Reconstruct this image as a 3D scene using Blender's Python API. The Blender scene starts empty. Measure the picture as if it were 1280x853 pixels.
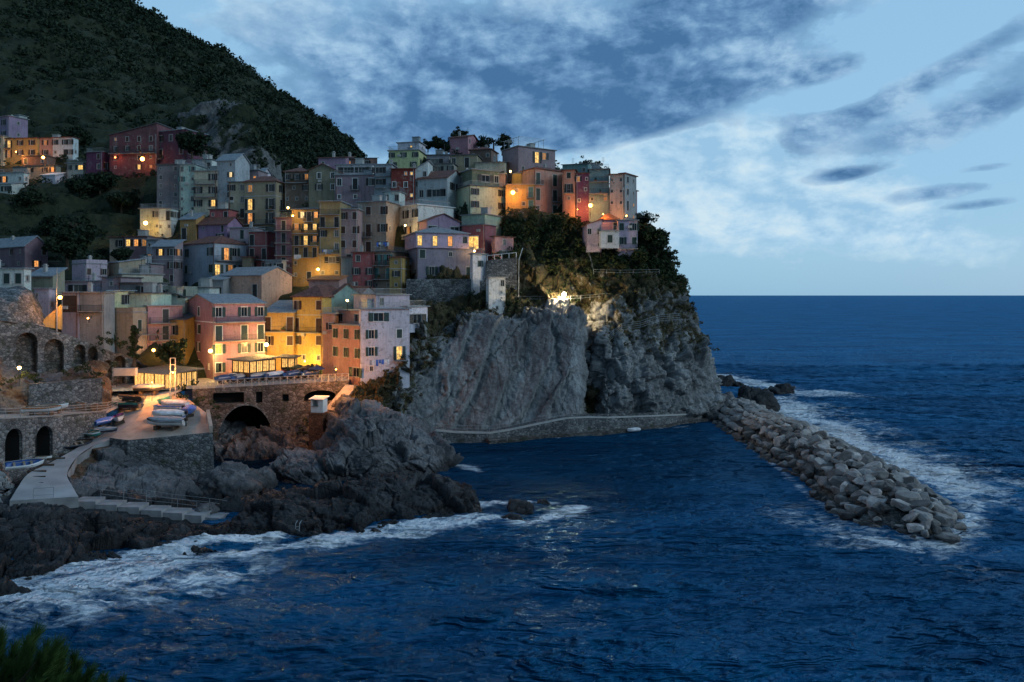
import bpy, math, random
import numpy as np
from mathutils import Vector, Matrix
R = math.radians
random.seed(7)
rng = np.random.default_rng(11)
F, H = 924.0, 25.0
def W(px, py, Y):            # a sight line and a distance give a place in the world
    return Vector(((px-640)*Y/F, Y, H+(369-py)*Y/F))
scene = bpy.context.scene
C = scene.collection
# ------------------------------------------------------------------ noise (vectorised)
_perm = rng.permutation(256); _perm = np.concatenate([_perm, _perm, _perm])
_g3 = rng.normal(size=(256, 3)); _g3 /= np.linalg.norm(_g3, axis=1)[:, None]
def perlin(p):
    p = np.asarray(p, float); i = np.floor(p).astype(int); f = p-i; u = f*f*f*(f*(f*6-15)+10); i &= 255
    def g(dx, dy, dz):
        h = _perm[_perm[_perm[i[:, 0]+dx]+i[:, 1]+dy]+i[:, 2]+dz]
        return ((f-np.array([dx, dy, dz]))*_g3[h]).sum(1)
    def L(a, b, t): return a+(b-a)*t
    return 1.6*L(L(L(g(0,0,0), g(1,0,0), u[:,0]), L(g(0,1,0), g(1,1,0), u[:,0]), u[:,1]),
             L(L(g(0,0,1), g(1,0,1), u[:,0]), L(g(0,1,1), g(1,1,1), u[:,0]), u[:,1]), u[:,2])
def fbm(p, oct=4, lac=2.1, gain=.5):
    p = np.asarray(p, float); a = 1; s = 0
    for k in range(oct):
        s = s+a*perlin(p+17.3*k); p = p*lac; a *= gain
    return s
def cells(p, seed=0):        # distance to nearest two cell centres, random value of nearest
    p = np.asarray(p, float); i = np.floor(p).astype(int); n = len(p)
    d1 = np.full(n, 9.); d2 = np.full(n, 9.); rv = np.zeros(n)
    for dx in (-1, 0, 1):
        for dy in (-1, 0, 1):
            for dz in (-1, 0, 1):
                c = i+np.array([dx, dy, dz]); m = c & 255
                h = _perm[_perm[_perm[m[:, 0]]+m[:, 1]]+m[:, 2]]
                h2 = _perm[h+7]; h3 = _perm[h2+91]
                q = c+np.stack([h, h2, h3], 1)/255.0
                d = np.sqrt(((p-q)**2).sum(1))
                near = d < d1
                d2 = np.where(near, d1, np.minimum(d2, d)); rv = np.where(near, _perm[h3+33]/255., rv); d1 = np.where(near, d, d1)
    return d1, d2, rv
def fract(p, seed=0, w=.05, tilt=1.3):   # split rock: tilted facets and thin cracks
    p = np.asarray(p, float)+seed; i = np.floor(p).astype(int); n = len(p); d1 = np.full(n, 9.); d2 = np.full(n, 9.); hb = np.zeros(n, int); off = np.zeros((n, 3))
    for dx in (-1, 0, 1):
        for dy in (-1, 0, 1):
            for dz in (-1, 0, 1):
                c = i+np.array([dx, dy, dz]); m = c & 255; h = _perm[_perm[_perm[m[:, 0]]+m[:, 1]]+m[:, 2]]; h2 = _perm[h+7]; h3 = _perm[h2+91]
                v = p-(c+np.stack([h, h2, h3], 1)/255.0); d = np.sqrt((v**2).sum(1)); near = d < d1
                d2 = np.where(near, d1, np.minimum(d2, d)); hb = np.where(near, h3, hb); off = np.where(near[:, None], v, off); d1 = np.where(near, d, d1)
    return (_perm[hb+33]/255.-.5)+tilt*(off*_g3[hb]).sum(1)-.45*np.exp(-((d2-d1)/w)**2)
def sstep(a, b, x):
    t = np.clip((x-a)/(b-a), 0, 1); return t*t*(3-2*t)
# ------------------------------------------------------------------ materials
MATS = {}
def newmat(name):
    m = bpy.data.materials.new(name); m.use_nodes = True; MATS[name] = m
    nt = m.node_tree; b = nt.nodes['Principled BSDF']; return m, nt, b
def N(nt, t, **kw):
    n = nt.nodes.new(t)
    for k, v in kw.items():
        if k in n.inputs.keys(): n.inputs[k].default_value = v
        else: setattr(n, k, v)
    return n
def math_(nt, op, a, b=None, c=None, clamp=False):
    n = nt.nodes.new('ShaderNodeMath'); n.operation = op; n.use_clamp = clamp
    for i, v in enumerate((a, b, c)):
        if v is None: continue
        if isinstance(v, (int, float)): n.inputs[i].default_value = v
        else: nt.links.new(v, n.inputs[i])
    return n.outputs[0]
def mix_(nt, fac, a, b, mode='MIX'):
    n = nt.nodes.new('ShaderNodeMix'); n.data_type = 'RGBA'; n.blend_type = mode
    for s, v in ((n.inputs['Factor'], fac), (n.inputs[6], a), (n.inputs[7], b)):
        if isinstance(v, (int, float)): s.default_value = v
        elif isinstance(v, tuple): s.default_value = (*v[:3], 1)
        else: nt.links.new(v, s)
    return n.outputs[2]
def ramp_(nt, fac, stops):
    n = nt.nodes.new('ShaderNodeValToRGB'); e = n.color_ramp.elements
    while len(e) < len(stops): e.new(.5)
    for i, (p, c) in enumerate(stops):
        e[i].position = p; e[i].color = (*c, 1) if isinstance(c, tuple) else (c, c, c, 1)
    nt.links.new(fac, n.inputs[0]); return n.outputs[0]
def coords(nt, scale=(1, 1, 1), kind='Object', rot=(0, 0, 0)):
    t = N(nt, 'ShaderNodeTexCoord'); mp = N(nt, 'ShaderNodeMapping')
    mp.inputs['Scale'].default_value = scale; mp.inputs['Rotation'].default_value = rot
    nt.links.new(t.outputs[kind], mp.inputs[0]); return mp.outputs[0]
def noise_(nt, vec, scale, detail=4, rough=.55, dist=0):
    n = N(nt, 'ShaderNodeTexNoise', Scale=scale, Detail=detail, Roughness=rough, Distortion=dist)
    nt.links.new(vec, n.inputs['Vector']); return n.outputs['Fac']
def bump_(nt, b, h, strength=.5, dist=.1):
    n = N(nt, 'ShaderNodeBump', Strength=strength, Distance=dist); nt.links.new(h, n.inputs['Height']); nt.links.new(n.outputs[0], b.inputs['Normal'])
def simple(name, col, rough=.7, metal=0, var=.25, scale=1.5, bump=0, spec=None):
    m, nt, b = newmat(name); v = coords(nt)
    f = noise_(nt, v, scale, 5)
    lo = tuple(c*(1-var) for c in col); hi = tuple(min(1, c*(1+var)) for c in col)
    nt.links.new(ramp_(nt, f, [(.3, lo), (.7, hi)]), b.inputs['Base Color'])
    b.inputs['Roughness'].default_value = rough; b.inputs['Metallic'].default_value = metal
    if bump: bump_(nt, b, f, bump, .05)
    return m
def emis(name, col, strength, var=True):
    m, nt, b = newmat(name)
    b.inputs['Base Color'].default_value = (*[c*.5 for c in col], 1)
    if var:
        v = coords(nt, (1, 1, 1), 'Object'); f = noise_(nt, v, 2.6, 3, .6)
        c = ramp_(nt, f, [(.32, tuple(x*.25*y for x, y in zip(col, (1, .7, .5)))), (.55, col), (.75, tuple(min(1, x*1.3) for x in col))])
        nt.links.new(c, b.inputs['Emission Color'])
    else: b.inputs['Emission Color'].default_value = (*col, 1)
    b.inputs['Emission Strength'].default_value = strength
    return m
# painted plaster: tint from the object's colour, blotches, rain streaks, patches where paint has gone
m, nt, b = newmat('plaster')
oi = N(nt, 'ShaderNodeObjectInfo'); v = coords(nt)
vr = nt.nodes.new('ShaderNodeVectorMath'); vr.operation = 'ADD'; nt.links.new(v, vr.inputs[0])
cmb = N(nt, 'ShaderNodeCombineXYZ'); rr = math_(nt, 'MULTIPLY', oi.outputs['Random'], 90.); nt.links.new(rr, cmb.inputs[0]); nt.links.new(rr, cmb.inputs[1]); nt.links.new(cmb.outputs[0], vr.inputs[1])
v2 = vr.outputs[0]
n1 = noise_(nt, v2, .35, 6, .65); n3 = noise_(nt, v2, 3.5, 5, .7)
mp = N(nt, 'ShaderNodeMapping'); mp.inputs['Scale'].default_value = (1.7, 1.7, .12); nt.links.new(v2, mp.inputs[0]); n2 = noise_(nt, mp.outputs[0], 1.4, 5, .7)
blot = ramp_(nt, n1, [(.3, .74), (.7, 1.12)]); strk = ramp_(nt, n2, [(.28, .62), (.52, 1.0)]); fine = ramp_(nt, n3, [(.25, .85), (.75, 1.1)])
c = mix_(nt, 1., oi.outputs['Color'], blot, 'MULTIPLY'); c = mix_(nt, .75, c, strk, 'MULTIPLY'); c = mix_(nt, .8, c, fine, 'MULTIPLY')
pf = ramp_(nt, noise_(nt, v2, .7, 8, .78), [(.565, 0.), (.60, .55)])
c = mix_(nt, pf, c, (.29, .265, .24)); pg_ = ramp_(nt, noise_(nt, v2, 1.6, 6, .7), [(.38, .5), (.43, 0.)]); c = mix_(nt, pg_, c, (.16, .15, .14)); nt.links.new(c, b.inputs['Base Color']); b.inputs['Roughness'].default_value = .9; b.inputs['Specular IOR Level'].default_value = .2
bump_(nt, b, n3, .35, .04)
# unplastered rubble masonry
def masonry(name, dark, light, scale=2.2, moss=True):
    m, nt, b = newmat(name); v = coords(nt, (1, 1, 1.5))
    nz = N(nt, 'ShaderNodeTexNoise', Scale=1.3, Detail=2); nt.links.new(v, nz.inputs['Vector'])
    vv = mix_(nt, .12, v, nz.outputs['Color'])
    vo = N(nt, 'ShaderNodeTexVoronoi', Scale=scale); nt.links.new(vv, vo.inputs['Vector'])
    ve = N(nt, 'ShaderNodeTexVoronoi', Scale=scale, feature='DISTANCE_TO_EDGE'); nt.links.new(vv, ve.inputs['Vector'])
    sp = N(nt, 'ShaderNodeSeparateColor'); nt.links.new(vo.outputs['Color'], sp.inputs[0])
    c = ramp_(nt, sp.outputs[0], [(0., dark), (.55, tuple((a+q)/2 for a, q in zip(dark, light))), (1., light)])
    big = noise_(nt, coords(nt), .25, 5, .6); c = mix_(nt, 1., c, ramp_(nt, big, [(.3, .55), (.7, 1.25)]), 'MULTIPLY')
    e = ramp_(nt, ve.outputs['Distance'], [(.0, .35), (.12, 1.)]); c = mix_(nt, 1., c, e, 'MULTIPLY')
    if moss:
        mf = ramp_(nt, noise_(nt, coords(nt), .6, 5, .65), [(.56, 0.), (.68, .75)]); c = mix_(nt, mf, c, (.035, .045, .02))
    nt.links.new(c, b.inputs['Base Color']); b.inputs['Roughness'].default_value = .92; b.inputs['Specular IOR Level'].default_value = .25
    bump_(nt, b, math_(nt, 'ADD', ve.outputs['Distance'], math_(nt, 'MULTIPLY', sp.outputs[1], .3)), .8, .18); return m
masonry('stone_wall', (.10, .105, .11), (.30, .30, .30))
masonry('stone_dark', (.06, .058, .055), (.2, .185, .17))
masonry('stone_bridge', (.10, .085, .075), (.25, .215, .19), 1.8)
masonry('brick', (.22, .09, .05), (.42, .17, .09), 4., False)
def tiles(name, a, bcol, sc=(3.2, 3.2, 3.2), spots=None):
    m, nt, b = newmat(name); v = coords(nt)
    n = noise_(nt, v, 1.1, 6, .7); vo = N(nt, 'ShaderNodeTexVoronoi', Scale=3.5); nt.links.new(v, vo.inputs['Vector'])
    sp = N(nt, 'ShaderNodeSeparateColor'); nt.links.new(vo.outputs['Color'], sp.inputs[0])
    f = math_(nt, 'ADD', math_(nt, 'MULTIPLY', n, .7), math_(nt, 'MULTIPLY', sp.outputs[0], .35))
    c = ramp_(nt, f, [(.3, a), (.75, bcol)])
    if spots: c = mix_(nt, ramp_(nt, noise_(nt, v, 2.7, 3), [(.70, 0.), (.72, 1.)]), c, spots)
    nt.links.new(c, b.inputs['Base Color']); b.inputs['Roughness'].default_value = .8
    wv = N(nt, 'ShaderNodeTexWave', Scale=1.6, bands_direction='DIAGONAL'); nt.links.new(v, wv.inputs['Vector'])
    bump_(nt, b, wv.outputs['Fac'], .6, .08); return m
tiles('roof_tile', (.11, .045, .035), (.26, .11, .08), spots=(.4, .32, .28))
tiles('roof_orange', (.35, .12, .04), (.5, .2, .08))
tiles('roof_slate', (.19, .22, .25), (.36, .40, .43), spots=(.5, .52, .54))
tiles('roof_dark', (.08, .085, .09), (.16, .16, .165), spots=(.4, .4, .4))
simple('concrete', (.27, .275, .28), .9, var=.35, scale=.5, bump=.3)
simple('trim', (.44, .43, .41), .8, var=.15)
simple('trim_white', (.78, .78, .76), .7, var=.1)
simple('shutter_green', (.022, .05, .042), .6, var=.3)
simple('shutter_brown', (.07, .035, .025), .6, var=.3)
simple('shutter_dark', (.03, .032, .032), .6, var=.3)
simple('shutter_teal', (.10, .25, .24), .6, var=.2)
simple('wood_dark', (.07, .045, .03), .7, var=.4, scale=4)
simple('wood_pale', (.30, .24, .18), .8, var=.3, scale=4)
simple('iron', (.05, .05, .055), .5, metal=.4)
simple('rail_grey', (.35, .37, .38), .5, metal=.3)
simple('bark', (.07, .05, .035), .95, var=.4, scale=6, bump=.5)
simple('paving', (.36, .33, .30), .85, var=.25, scale=.8, bump=.2)
simple('ramp_paving', (.34, .36, .37), .7, var=.25, scale=.35, bump=.25)
simple('terrace_paving', (.42, .33, .27), .8, var=.3, scale=.5, bump=.2)
simple('cloth_white', (.75, .76, .78), .8); simple('cloth_blue', (.07, .17, .55), .7); simple('cloth_teal', (.03, .28, .22), .7)
simple('cloth_red', (.55, .06, .05), .7); simple('cloth_violet', (.30, .07, .34), .7); simple('cloth_navy', (.03, .06, .16), .7); simple('cloth_grey', (.3, .32, .35), .7)
simple('gel_white', (.72, .74, .75), .35, var=.12); simple('gel_blue', (.04, .12, .35), .35); simple('gel_green', (.03, .30, .24), .35); simple('gel_dark', (.03, .035, .05), .4)
simple('gel_red', (.4, .06, .04), .4); simple('black', (.012, .012, .014), .6); simple('skin_cloth', (.12, .12, .16), .8)
m, nt, b = newmat('glass_dark'); b.inputs['Base Color'].default_value = (.012, .016, .02, 1); b.inputs['Roughness'].default_value = .12
m, nt, b = newmat('glass_curtain'); b.inputs['Base Color'].default_value = (.16, .155, .14, 1); b.inputs['Roughness'].default_value = .2
m, nt, b = newmat('interior_shade'); b.inputs['Base Color'].default_value = (.01, .01, .01, 1); b.inputs['Roughness'].default_value = .9  # shade inside the arches, painted as a near-black surface
m, nt, b = newmat('glass_clear'); b.inputs['Base Color'].default_value = (.35, .42, .45, 1); b.inputs['Roughness'].default_value = .1; b.inputs['Alpha'].default_value = .35
emis('lit_glass', (1., .58, .17), .95); emis('lit_yellow', (1., .60, .16), 1.15); emis('lit_orange', (1., .40, .10), 1.0); emis('lit_pale', (1., .74, .36), 1.1)
emis('lit_dim', (.8, .34, .09), .45); emis('bulb_orange', (1., .38, .06), 26, False); emis('bulb_yellow', (1., .62, .16), 26, False); emis('bulb_white', (1., .80, .50), 30, False); emis('bulb_red', (1., .16, .04), 12, False)
# foliage
def foliage(name, a, bcol, c2):
    m, nt, b = newmat(name); g = N(nt, 'ShaderNodeNewGeometry'); v = coords(nt)
    f = math_(nt, 'ADD', math_(nt, 'MULTIPLY', g.outputs['Random Per Island'], .6), math_(nt, 'MULTIPLY', noise_(nt, v, .4, 3), .5))
    nt.links.new(ramp_(nt, f, [(.15, a), (.5, bcol), (.9, c2)]), b.inputs['Base Color']); b.inputs['Roughness'].default_value = .75; b.inputs['Specular IOR Level'].default_value = .2; return m
foliage('leaf', (.012, .024, .010), (.028, .046, .018), (.055, .07, .028))
foliage('leaf_far', (.010, .021, .013), (.020, .037, .019), (.036, .052, .027))
foliage('leaf_dry', (.06, .045, .02), (.10, .075, .035), (.05, .06, .025))
foliage('needle', (.02, .045, .012), (.04, .085, .02), (.07, .12, .03))
# rock
def rock(name, dark, light, streak=(1, 1, .25), rot=(0, R(28), 0), veg=(.045, .05, .022), veg2=(.10, .075, .04)):
    m, nt, b = newmat(name); v0 = coords(nt); v = coords(nt, streak, rot=rot)
    a = noise_(nt, v, .55, 8, .68); d = noise_(nt, v0, 2.4, 6, .7); big = noise_(nt, v0, .12, 3, .5)
    c = ramp_(nt, a, [(.26, dark), (.5, tuple((x+y)/2 for x, y in zip(dark, light))), (.72, light)])
    c = mix_(nt, .8, c, ramp_(nt, d, [(.28, .6), (.72, 1.3)]), 'MULTIPLY'); c = mix_(nt, .8, c, ramp_(nt, big, [(.35, .65), (.65, 1.25)]), 'MULTIPLY')
    ve = N(nt, 'ShaderNodeTexVoronoi', Scale=.33, feature='DISTANCE_TO_EDGE')
    nz = N(nt, 'ShaderNodeTexNoise', Scale=.8, Detail=8, Roughness=.7); nt.links.new(v0, nz.inputs['Vector']); nt.links.new(mix_(nt, .35, v, nz.outputs['Color']), ve.inputs['Vector'])
    cr = ramp_(nt, ve.outputs['Distance'], [(0., .3), (.022, 1.)]); c = mix_(nt, .5, c, cr, 'MULTIPLY')
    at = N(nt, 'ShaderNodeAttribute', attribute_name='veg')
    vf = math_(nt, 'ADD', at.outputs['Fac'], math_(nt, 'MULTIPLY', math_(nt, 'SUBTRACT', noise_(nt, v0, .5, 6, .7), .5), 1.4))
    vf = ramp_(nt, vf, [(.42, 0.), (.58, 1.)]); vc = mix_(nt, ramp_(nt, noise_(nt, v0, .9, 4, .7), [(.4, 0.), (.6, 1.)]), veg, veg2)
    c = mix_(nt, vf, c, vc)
    wt = N(nt, 'ShaderNodeAttribute', attribute_name='wet'); c = mix_(nt, wt.outputs['Fac'], c, mix_(nt, 1., c, (.25, .24, .24), 'MULTIPLY'))
    nt.links.new(c, b.inputs['Base Color']); b.inputs['Specular IOR Level'].default_value = .35
    nt.links.new(ramp_(nt, wt.outputs['Fac'], [(0., .88), (1., .42)]), b.inputs['Roughness'])
    hgt = math_(nt, 'ADD', math_(nt, 'ADD', math_(nt, 'MULTIPLY', a, .9), math_(nt, 'MULTIPLY', d, .5)), math_(nt, 'MULTIPLY', cr, .25))
    bump_(nt, b, hgt, .9, .6); return m
rock('cliff_rock', (.10, .105, .112), (.42, .43, .43))
rock('shelf_rock', (.024, .025, .029), (.10, .10, .105), (1, 1, 1.6), (0, R(-12), 0))
rock('mound_rock', (.075, .075, .082), (.27, .265, .27), (1, 1, .8), (0, R(40), 0), veg=(.12, .06, .03), veg2=(.14, .1, .07))
rock('hill_soil', (.05, .05, .048), (.25, .25, .245), (1, 1, 1), veg=(.018, .030, .015), veg2=(.040, .047, .022))
m, nt, b = newmat('boulder'); oi = N(nt, 'ShaderNodeObjectInfo'); v = coords(nt)
c = ramp_(nt, noise_(nt, v, 1.2, 6, .7), [(.3, (.18, .16, .15)), (.7, (.52, .475, .44))])
c = mix_(nt, 1., c, ramp_(nt, oi.outputs['Random'], [(0., .28), (.35, .6), (.7, 1.0), (1., 1.6)]), 'MULTIPLY')
wt = N(nt, 'ShaderNodeNewGeometry'); sp = N(nt, 'ShaderNodeSeparateXYZ'); nt.links.new(wt.outputs['Position'], sp.inputs[0])
wf = ramp_(nt, math_(nt, 'ADD', math_(nt, 'MULTIPLY', sp.outputs[2], .5), math_(nt, 'MULTIPLY', noise_(nt, v, .8), .3)), [(.25, 1.), (.6, 0.)])
c = mix_(nt, wf, c, mix_(nt, 1., c, (.3, .28, .27), 'MULTIPLY')); nt.links.new(c, b.inputs['Base Color']); b.inputs['Roughness'].default_value = .85
bump_(nt, b, noise_(nt, v, 3.5, 5, .7), .6, .12)
# ------------------------------------------------------------------ objects
def tag(o, label=None, cat=None, group=None, kind=None):
    if label: o['label'] = label
    if cat: o['category'] = cat
    if group: o['group'] = group
    if kind: o['kind'] = kind
    return o
def empty(name, loc=(0, 0, 0), rz=0, label=None, cat=None, group=None):
    o = bpy.data.objects.new(name, None); C.objects.link(o); o.location = loc; o.rotation_euler = (0, 0, rz); o.empty_display_size = .2
    return tag(o, label, cat, group)
def put(name, me, parent=None, loc=(0, 0, 0), rz=0, s=1.0):
    o = bpy.data.objects.new(name, me); C.objects.link(o)
    if parent: o.parent = parent
    o.location = loc; o.rotation_euler = (0, 0, rz); o.scale = (s, s, s); return o
class MB:
    def __init__(s): s.v = []; s.f = []; s.m = []
    def quad(s, a, b, c, d, m=0):
        n = len(s.v); s.v += [tuple(a), tuple(b), tuple(c), tuple(d)]; s.f.append((n, n+1, n+2, n+3)); s.m.append(m)
    def tri(s, a, b, c, m=0):
        n = len(s.v); s.v += [tuple(a), tuple(b), tuple(c)]; s.f.append((n, n+1, n+2)); s.m.append(m)
    def hexa(s, p, m=0):      # 8 points: bottom ring then top ring
        n = len(s.v); s.v += [tuple(q) for q in p]
        for f in ((3, 2, 1, 0), (4, 5, 6, 7), (0, 1, 5, 4), (1, 2, 6, 5), (2, 3, 7, 6), (3, 0, 4, 7)):
            s.f.append(tuple(n+i for i in f)); s.m.append(m)
        return s
    def box(s, x0, x1, y0, y1, z0, z1, m=0):
        return s.hexa([(x0, y0, z0), (x1, y0, z0), (x1, y1, z0), (x0, y1, z0), (x0, y0, z1), (x1, y0, z1), (x1, y1, z1), (x0, y1, z1)], m)
    def tube(s, pts, r, n=6, m=0):
        pts = [Vector(p) for p in pts]
        rs = r if isinstance(r, (list, tuple)) else [r]*len(pts)
        rings = []
        for i, p in enumerate(pts):
            d = (pts[min(i+1, len(pts)-1)]-pts[max(i-1, 0)]).normalized()
            a = d.orthogonal().normalized() if abs(d.z) < .9 else Vector((1, 0, 0)); a = (a-d*a.dot(d)).normalized(); b = d.cross(a)
            st = len(s.v); rings.append(st)
            for k in range(n):
                t = 2*math.pi*k/n; s.v.append(tuple(p+(a*math.cos(t)+b*math.sin(t))*rs[i]))
        for i in range(len(pts)-1):
            for k in range(n):
                s.f.append((rings[i]+k, rings[i]+(k+1) % n, rings[i+1]+(k+1) % n, rings[i+1]+k)); s.m.append(m)
        s.f.append(tuple(rings[0]+k for k in range(n))[::-1]); s.m.append(m); s.f.append(tuple(rings[-1]+k for k in range(n))); s.m.append(m)
        return s
    def mesh(s, name, mats):
        me = bpy.data.meshes.new(name); me.from_pydata(s.v, [], s.f)
        for k in (mats if isinstance(mats, (list, tuple)) else [mats]): me.materials.append(MATS[k])
        if any(s.m): me.polygons.foreach_set('material_index', s.m)
        me.update(); return me
    def build(s, name, mats, parent=None, loc=(0, 0, 0), rz=0): return put(name, s.mesh(name, mats), parent, loc, rz)
def mesh_np(name, v, f, mats, smooth=True, attrs=None):
    me = bpy.data.meshes.new(name); v = np.asarray(v, np.float32); f = np.asarray(f, np.int32); k = f.shape[1]
    me.vertices.add(len(v)); me.vertices.foreach_set('co', v.ravel()); me.loops.add(f.size); me.loops.foreach_set('vertex_index', f.ravel())
    me.polygons.add(len(f)); me.polygons.foreach_set('loop_start', np.arange(0, f.size, k, dtype=np.int32))
    for q in (mats if isinstance(mats, (list, tuple)) else [mats]): me.materials.append(MATS[q])
    me.polygons.foreach_set('use_smooth', np.full(len(f), smooth)); me.update(calc_edges=True)
    for an, av in (attrs or {}).items():
        a = me.attributes.new(an, 'FLOAT', 'POINT'); a.data.foreach_set('value', np.asarray(av, np.float32))
    me.validate(); return me
def grid_faces(n, m):
    i = np.arange(n-1)[:, None]*m+np.arange(m-1)[None, :]
    return np.stack([i, i+1, i+m+1, i+m], -1).reshape(-1, 4)
def smooth_resample(P, nu, nv):   # P rows x cols x 3 -> Catmull-Rom
    def cr(A, n):
        k = len(A); t = np.linspace(0, k-1, n); i = np.clip(t.astype(int), 0, k-2); f = (t-i)[:, None, None]
        g = lambda j: A[np.clip(j, 0, k-1)]
        a, b, c, d = g(i-1), g(i), g(i+1), g(i+2)
        a = np.where((i == 0)[:, None, None], 2*b-c, a); d = np.where((i == k-2)[:, None, None], 2*c-b, d)
        return .5*(2*b+(c-a)*f+(2*a-5*b+4*c-d)*f**2+(3*b-a-3*c+d)*f**3)
    A = cr(P, nu); A = cr(A.transpose(1, 0, 2), nv).transpose(1, 0, 2); return A
def normals(A):
    du = np.gradient(A, axis=0); dv = np.gradient(A, axis=1); n = np.cross(dv, du); n /= np.linalg.norm(n, axis=2)[..., None]+1e-9; return n
# ================================================================== LAND
CLIPS = []
def clip_at(px, py, Y, r, dz=.35): c_ = W(px, py, Y); CLIPS.append((c_.x, c_.y, r, c_.z-dz))
for L_, R_ in zip([(12,626,78),(22,610,81),(36,592,85.5),(66,577,91),(104,556,98),(128,543,103)], [(98,621,80.5),(90,607,83),(84,592,87),(96,572,93),(118,557,97),(150,545,99.5)]):
    for t_ in (0., .2, .4, .6, .8, 1.):
        q_ = W(*L_).lerp(W(*R_), t_); CLIPS.append((q_.x, q_.y, 1.9, q_.z-.3))
for a_ in [(112,625,82.4),(140,629,82.3),(168,632,82.2),(196,636,82.0),(222,639,82.0),(247,642,82.2),(270,645,82.6)]:
    for dx_ in (-1.2, 0, 1.2): q_ = W(*a_); CLIPS.append((q_.x+dx_, q_.y-.3, 1.5, q_.z-.35)); CLIPS.append((q_.x+dx_, q_.y-2.3, 1.3, q_.z-.3))
def clipz(v):
    for (x, y, r_, zm) in CLIPS:
        d_ = np.sqrt((v[:, 0]-x)**2+(v[:, 1]-y)**2); v[:, 2] = np.where(d_ < r_, np.minimum(v[:, 2], zm), np.where(d_ < r_*2, np.minimum(v[:, 2], zm+(d_-r_)*1.1+.02), v[:, 2]))
    return v
def net(cols, low=-2.0):    # columns of (px, py, Y); first row pushed under water
    P = np.array([[list(W(*q)) for q in col] for col in cols]).transpose(1, 0, 2)
    if low is not None: P[0, :, 2] = low
    return P
def crack(p, sc, seed=0):
    d1, d2, rv = cells(p*sc+seed); return np.exp(-((d2-d1)/.09)**2*1.), rv
CL = [
 [(430,530,116),(436,515,118),(440,500,120),(445,486,122),(452,478,124.5),(470,440,140),(485,390,149),(500,320,168)],
 [(468,548,119),(470,522,122),(474,500,122.5),(482,482,123.5),(492,470,126),(505,430,139),(512,395,146),(520,315,168)],
 [(500,548,124),(500,527,126),(502,495,127),(508,465,128.5),(516,432,131),(530,398,140),(545,352,150.5),(545,315,168)],
 [(550,555,126),(550,528,129),(552,480,132),(560,430,135),(578,393,140),(588,386,143),(590,352,150.5),(590,310,168)],
 [(610,552,127),(610,527,130),(612,470,133),(615,430,135),(620,396,138.5),(625,390,143),(622,350,150.5),(620,300,168)],
 [(650,550,128),(650,524,131),(650,470,134),(652,430,136),(654,404,138.5),(652,375,147),(648,325,156),(640,262,166)],
 [(700,549,129.5),(700,521,132.5),(700,470,134.5),(700,430,136.5),(702,405,138.5),(690,372,148),(690,320,158),(680,266,166.5)],
 [(722,548,131),(722,521,134),(722,470,136),(722,430,138),(721,412,139.5),(708,372,149),(712,320,158),(710,268,167)],
 [(738,546,136),(738,521,140),(738,480,144),(738,430,147),(738,405,149),(735,372,153),(738,325,158.5),(735,280,167)],
 [(762,543,135),(762,520,138),(758,470,139.5),(758,430,141.5),(758,405,144),(765,370,151),(768,325,157.5),(765,282,169)],
 [(820,535,138),(820,518,141),(818,470,143),(815,430,146),(812,395,149),(815,355,155),(812,320,160),(795,280,172)],
 [(870,532,143),(872,517,146),(870,470,149),(865,430,152),(857,395,155),(848,360,159),(828,322,165),(805,285,178)],
 [(908,528,149),(900,510,153),(889,470,157),(878,430,161),(867,395,165),(852,362,169),(828,333,175),(805,292,188)],
 [(885,520,168),(870,490,175),(860,450,182),(850,420,188),(838,395,193),(820,370,198),(795,340,205),(770,310,212)],
 [(800,490,215),(790,470,222),(785,440,228),(775,410,232),(760,395,238),(740,375,240),(720,360,240),(700,340,240)]]
P = net(CL); A = smooth_resample(P, 380, 560); nrm = normals(A)
u = np.linspace(0, 1, 380)[:, None]*np.ones((1, 560)); w = np.linspace(0, 14, 560)[None, :]*np.ones((380, 1)); r7 = u*7
p = A.reshape(-1, 3)
# slanting slabs: rotate so strata run steeply up to the right
q = p.copy(); ang = R(-24); q[:, 0] = p[:, 0]*math.cos(ang)-p[:, 2]*math.sin(ang)*-1; q[:, 2] = p[:, 2]*.22
wb_ = 2.3+.55*np.clip(r7-1.5, 0, 3)
slabzone = (sstep(wb_-.25, wb_+.1, w)*(1-sstep(7.2, 7.8, w))*(1-sstep(3.9, 4.3, r7))).ravel()
wq = q+.3*np.stack([fbm(p*.3, 3), fbm(p*.3+9, 3), fbm(p*.3+20, 3)], 1)+.28*np.stack([fbm(p*1.1, 3), fbm(p*1.1+9, 3), fbm(p*1.1+20, 3)], 1)
d = fbm(p*.09, 4)*1.2+fract(p*np.array([.2, .2, .12]), 3, .05, 1.0)*1.7+fract(p*np.array([.5, .5, .32]), 8, .05)*.8+fract(p*1.3, 11, .08)*.28+fbm(p*1.6, 4)*.14
s_ = (q[:, 0]+fbm(p*.09, 3)*2.2)/4.7; fr_ = s_-np.floor(s_); saw = fr_-1.0*sstep(.94, 1., fr_)
s2_ = (q[:, 0]+fbm(p*.3+4, 3)*.6)/.95; fr2 = s2_-np.floor(s2_); saw2 = (fr2-sstep(.9, 1., fr2))*np.clip(fbm(p*.1+2, 2)+.4, 0, 1)
d2_ = saw*1.5+saw2*.10+fract(wq*np.array([.09, .09, .22]), 5, .022, .35)*.85+fract(wq*np.array([.3, .28, .6]), 6, .03, .5)*.13*np.clip(fbm(p*.08, 2)+.6, 0, 1)+fbm(p*.1, 3)*.4+fbm(p*1.1, 5)*.13+fract(p*np.array([1.1, 1.1, .5]), 21, .05)*.12-.4
d = d*(1-slabzone)+d2_*slabzone
d *= (.25+.75*np.minimum(1, sstep(-.1, 1.2, r7).ravel()))
fade = np.minimum(1, (1-sstep(6.4, 7., r7)).ravel()+.15)
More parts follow.
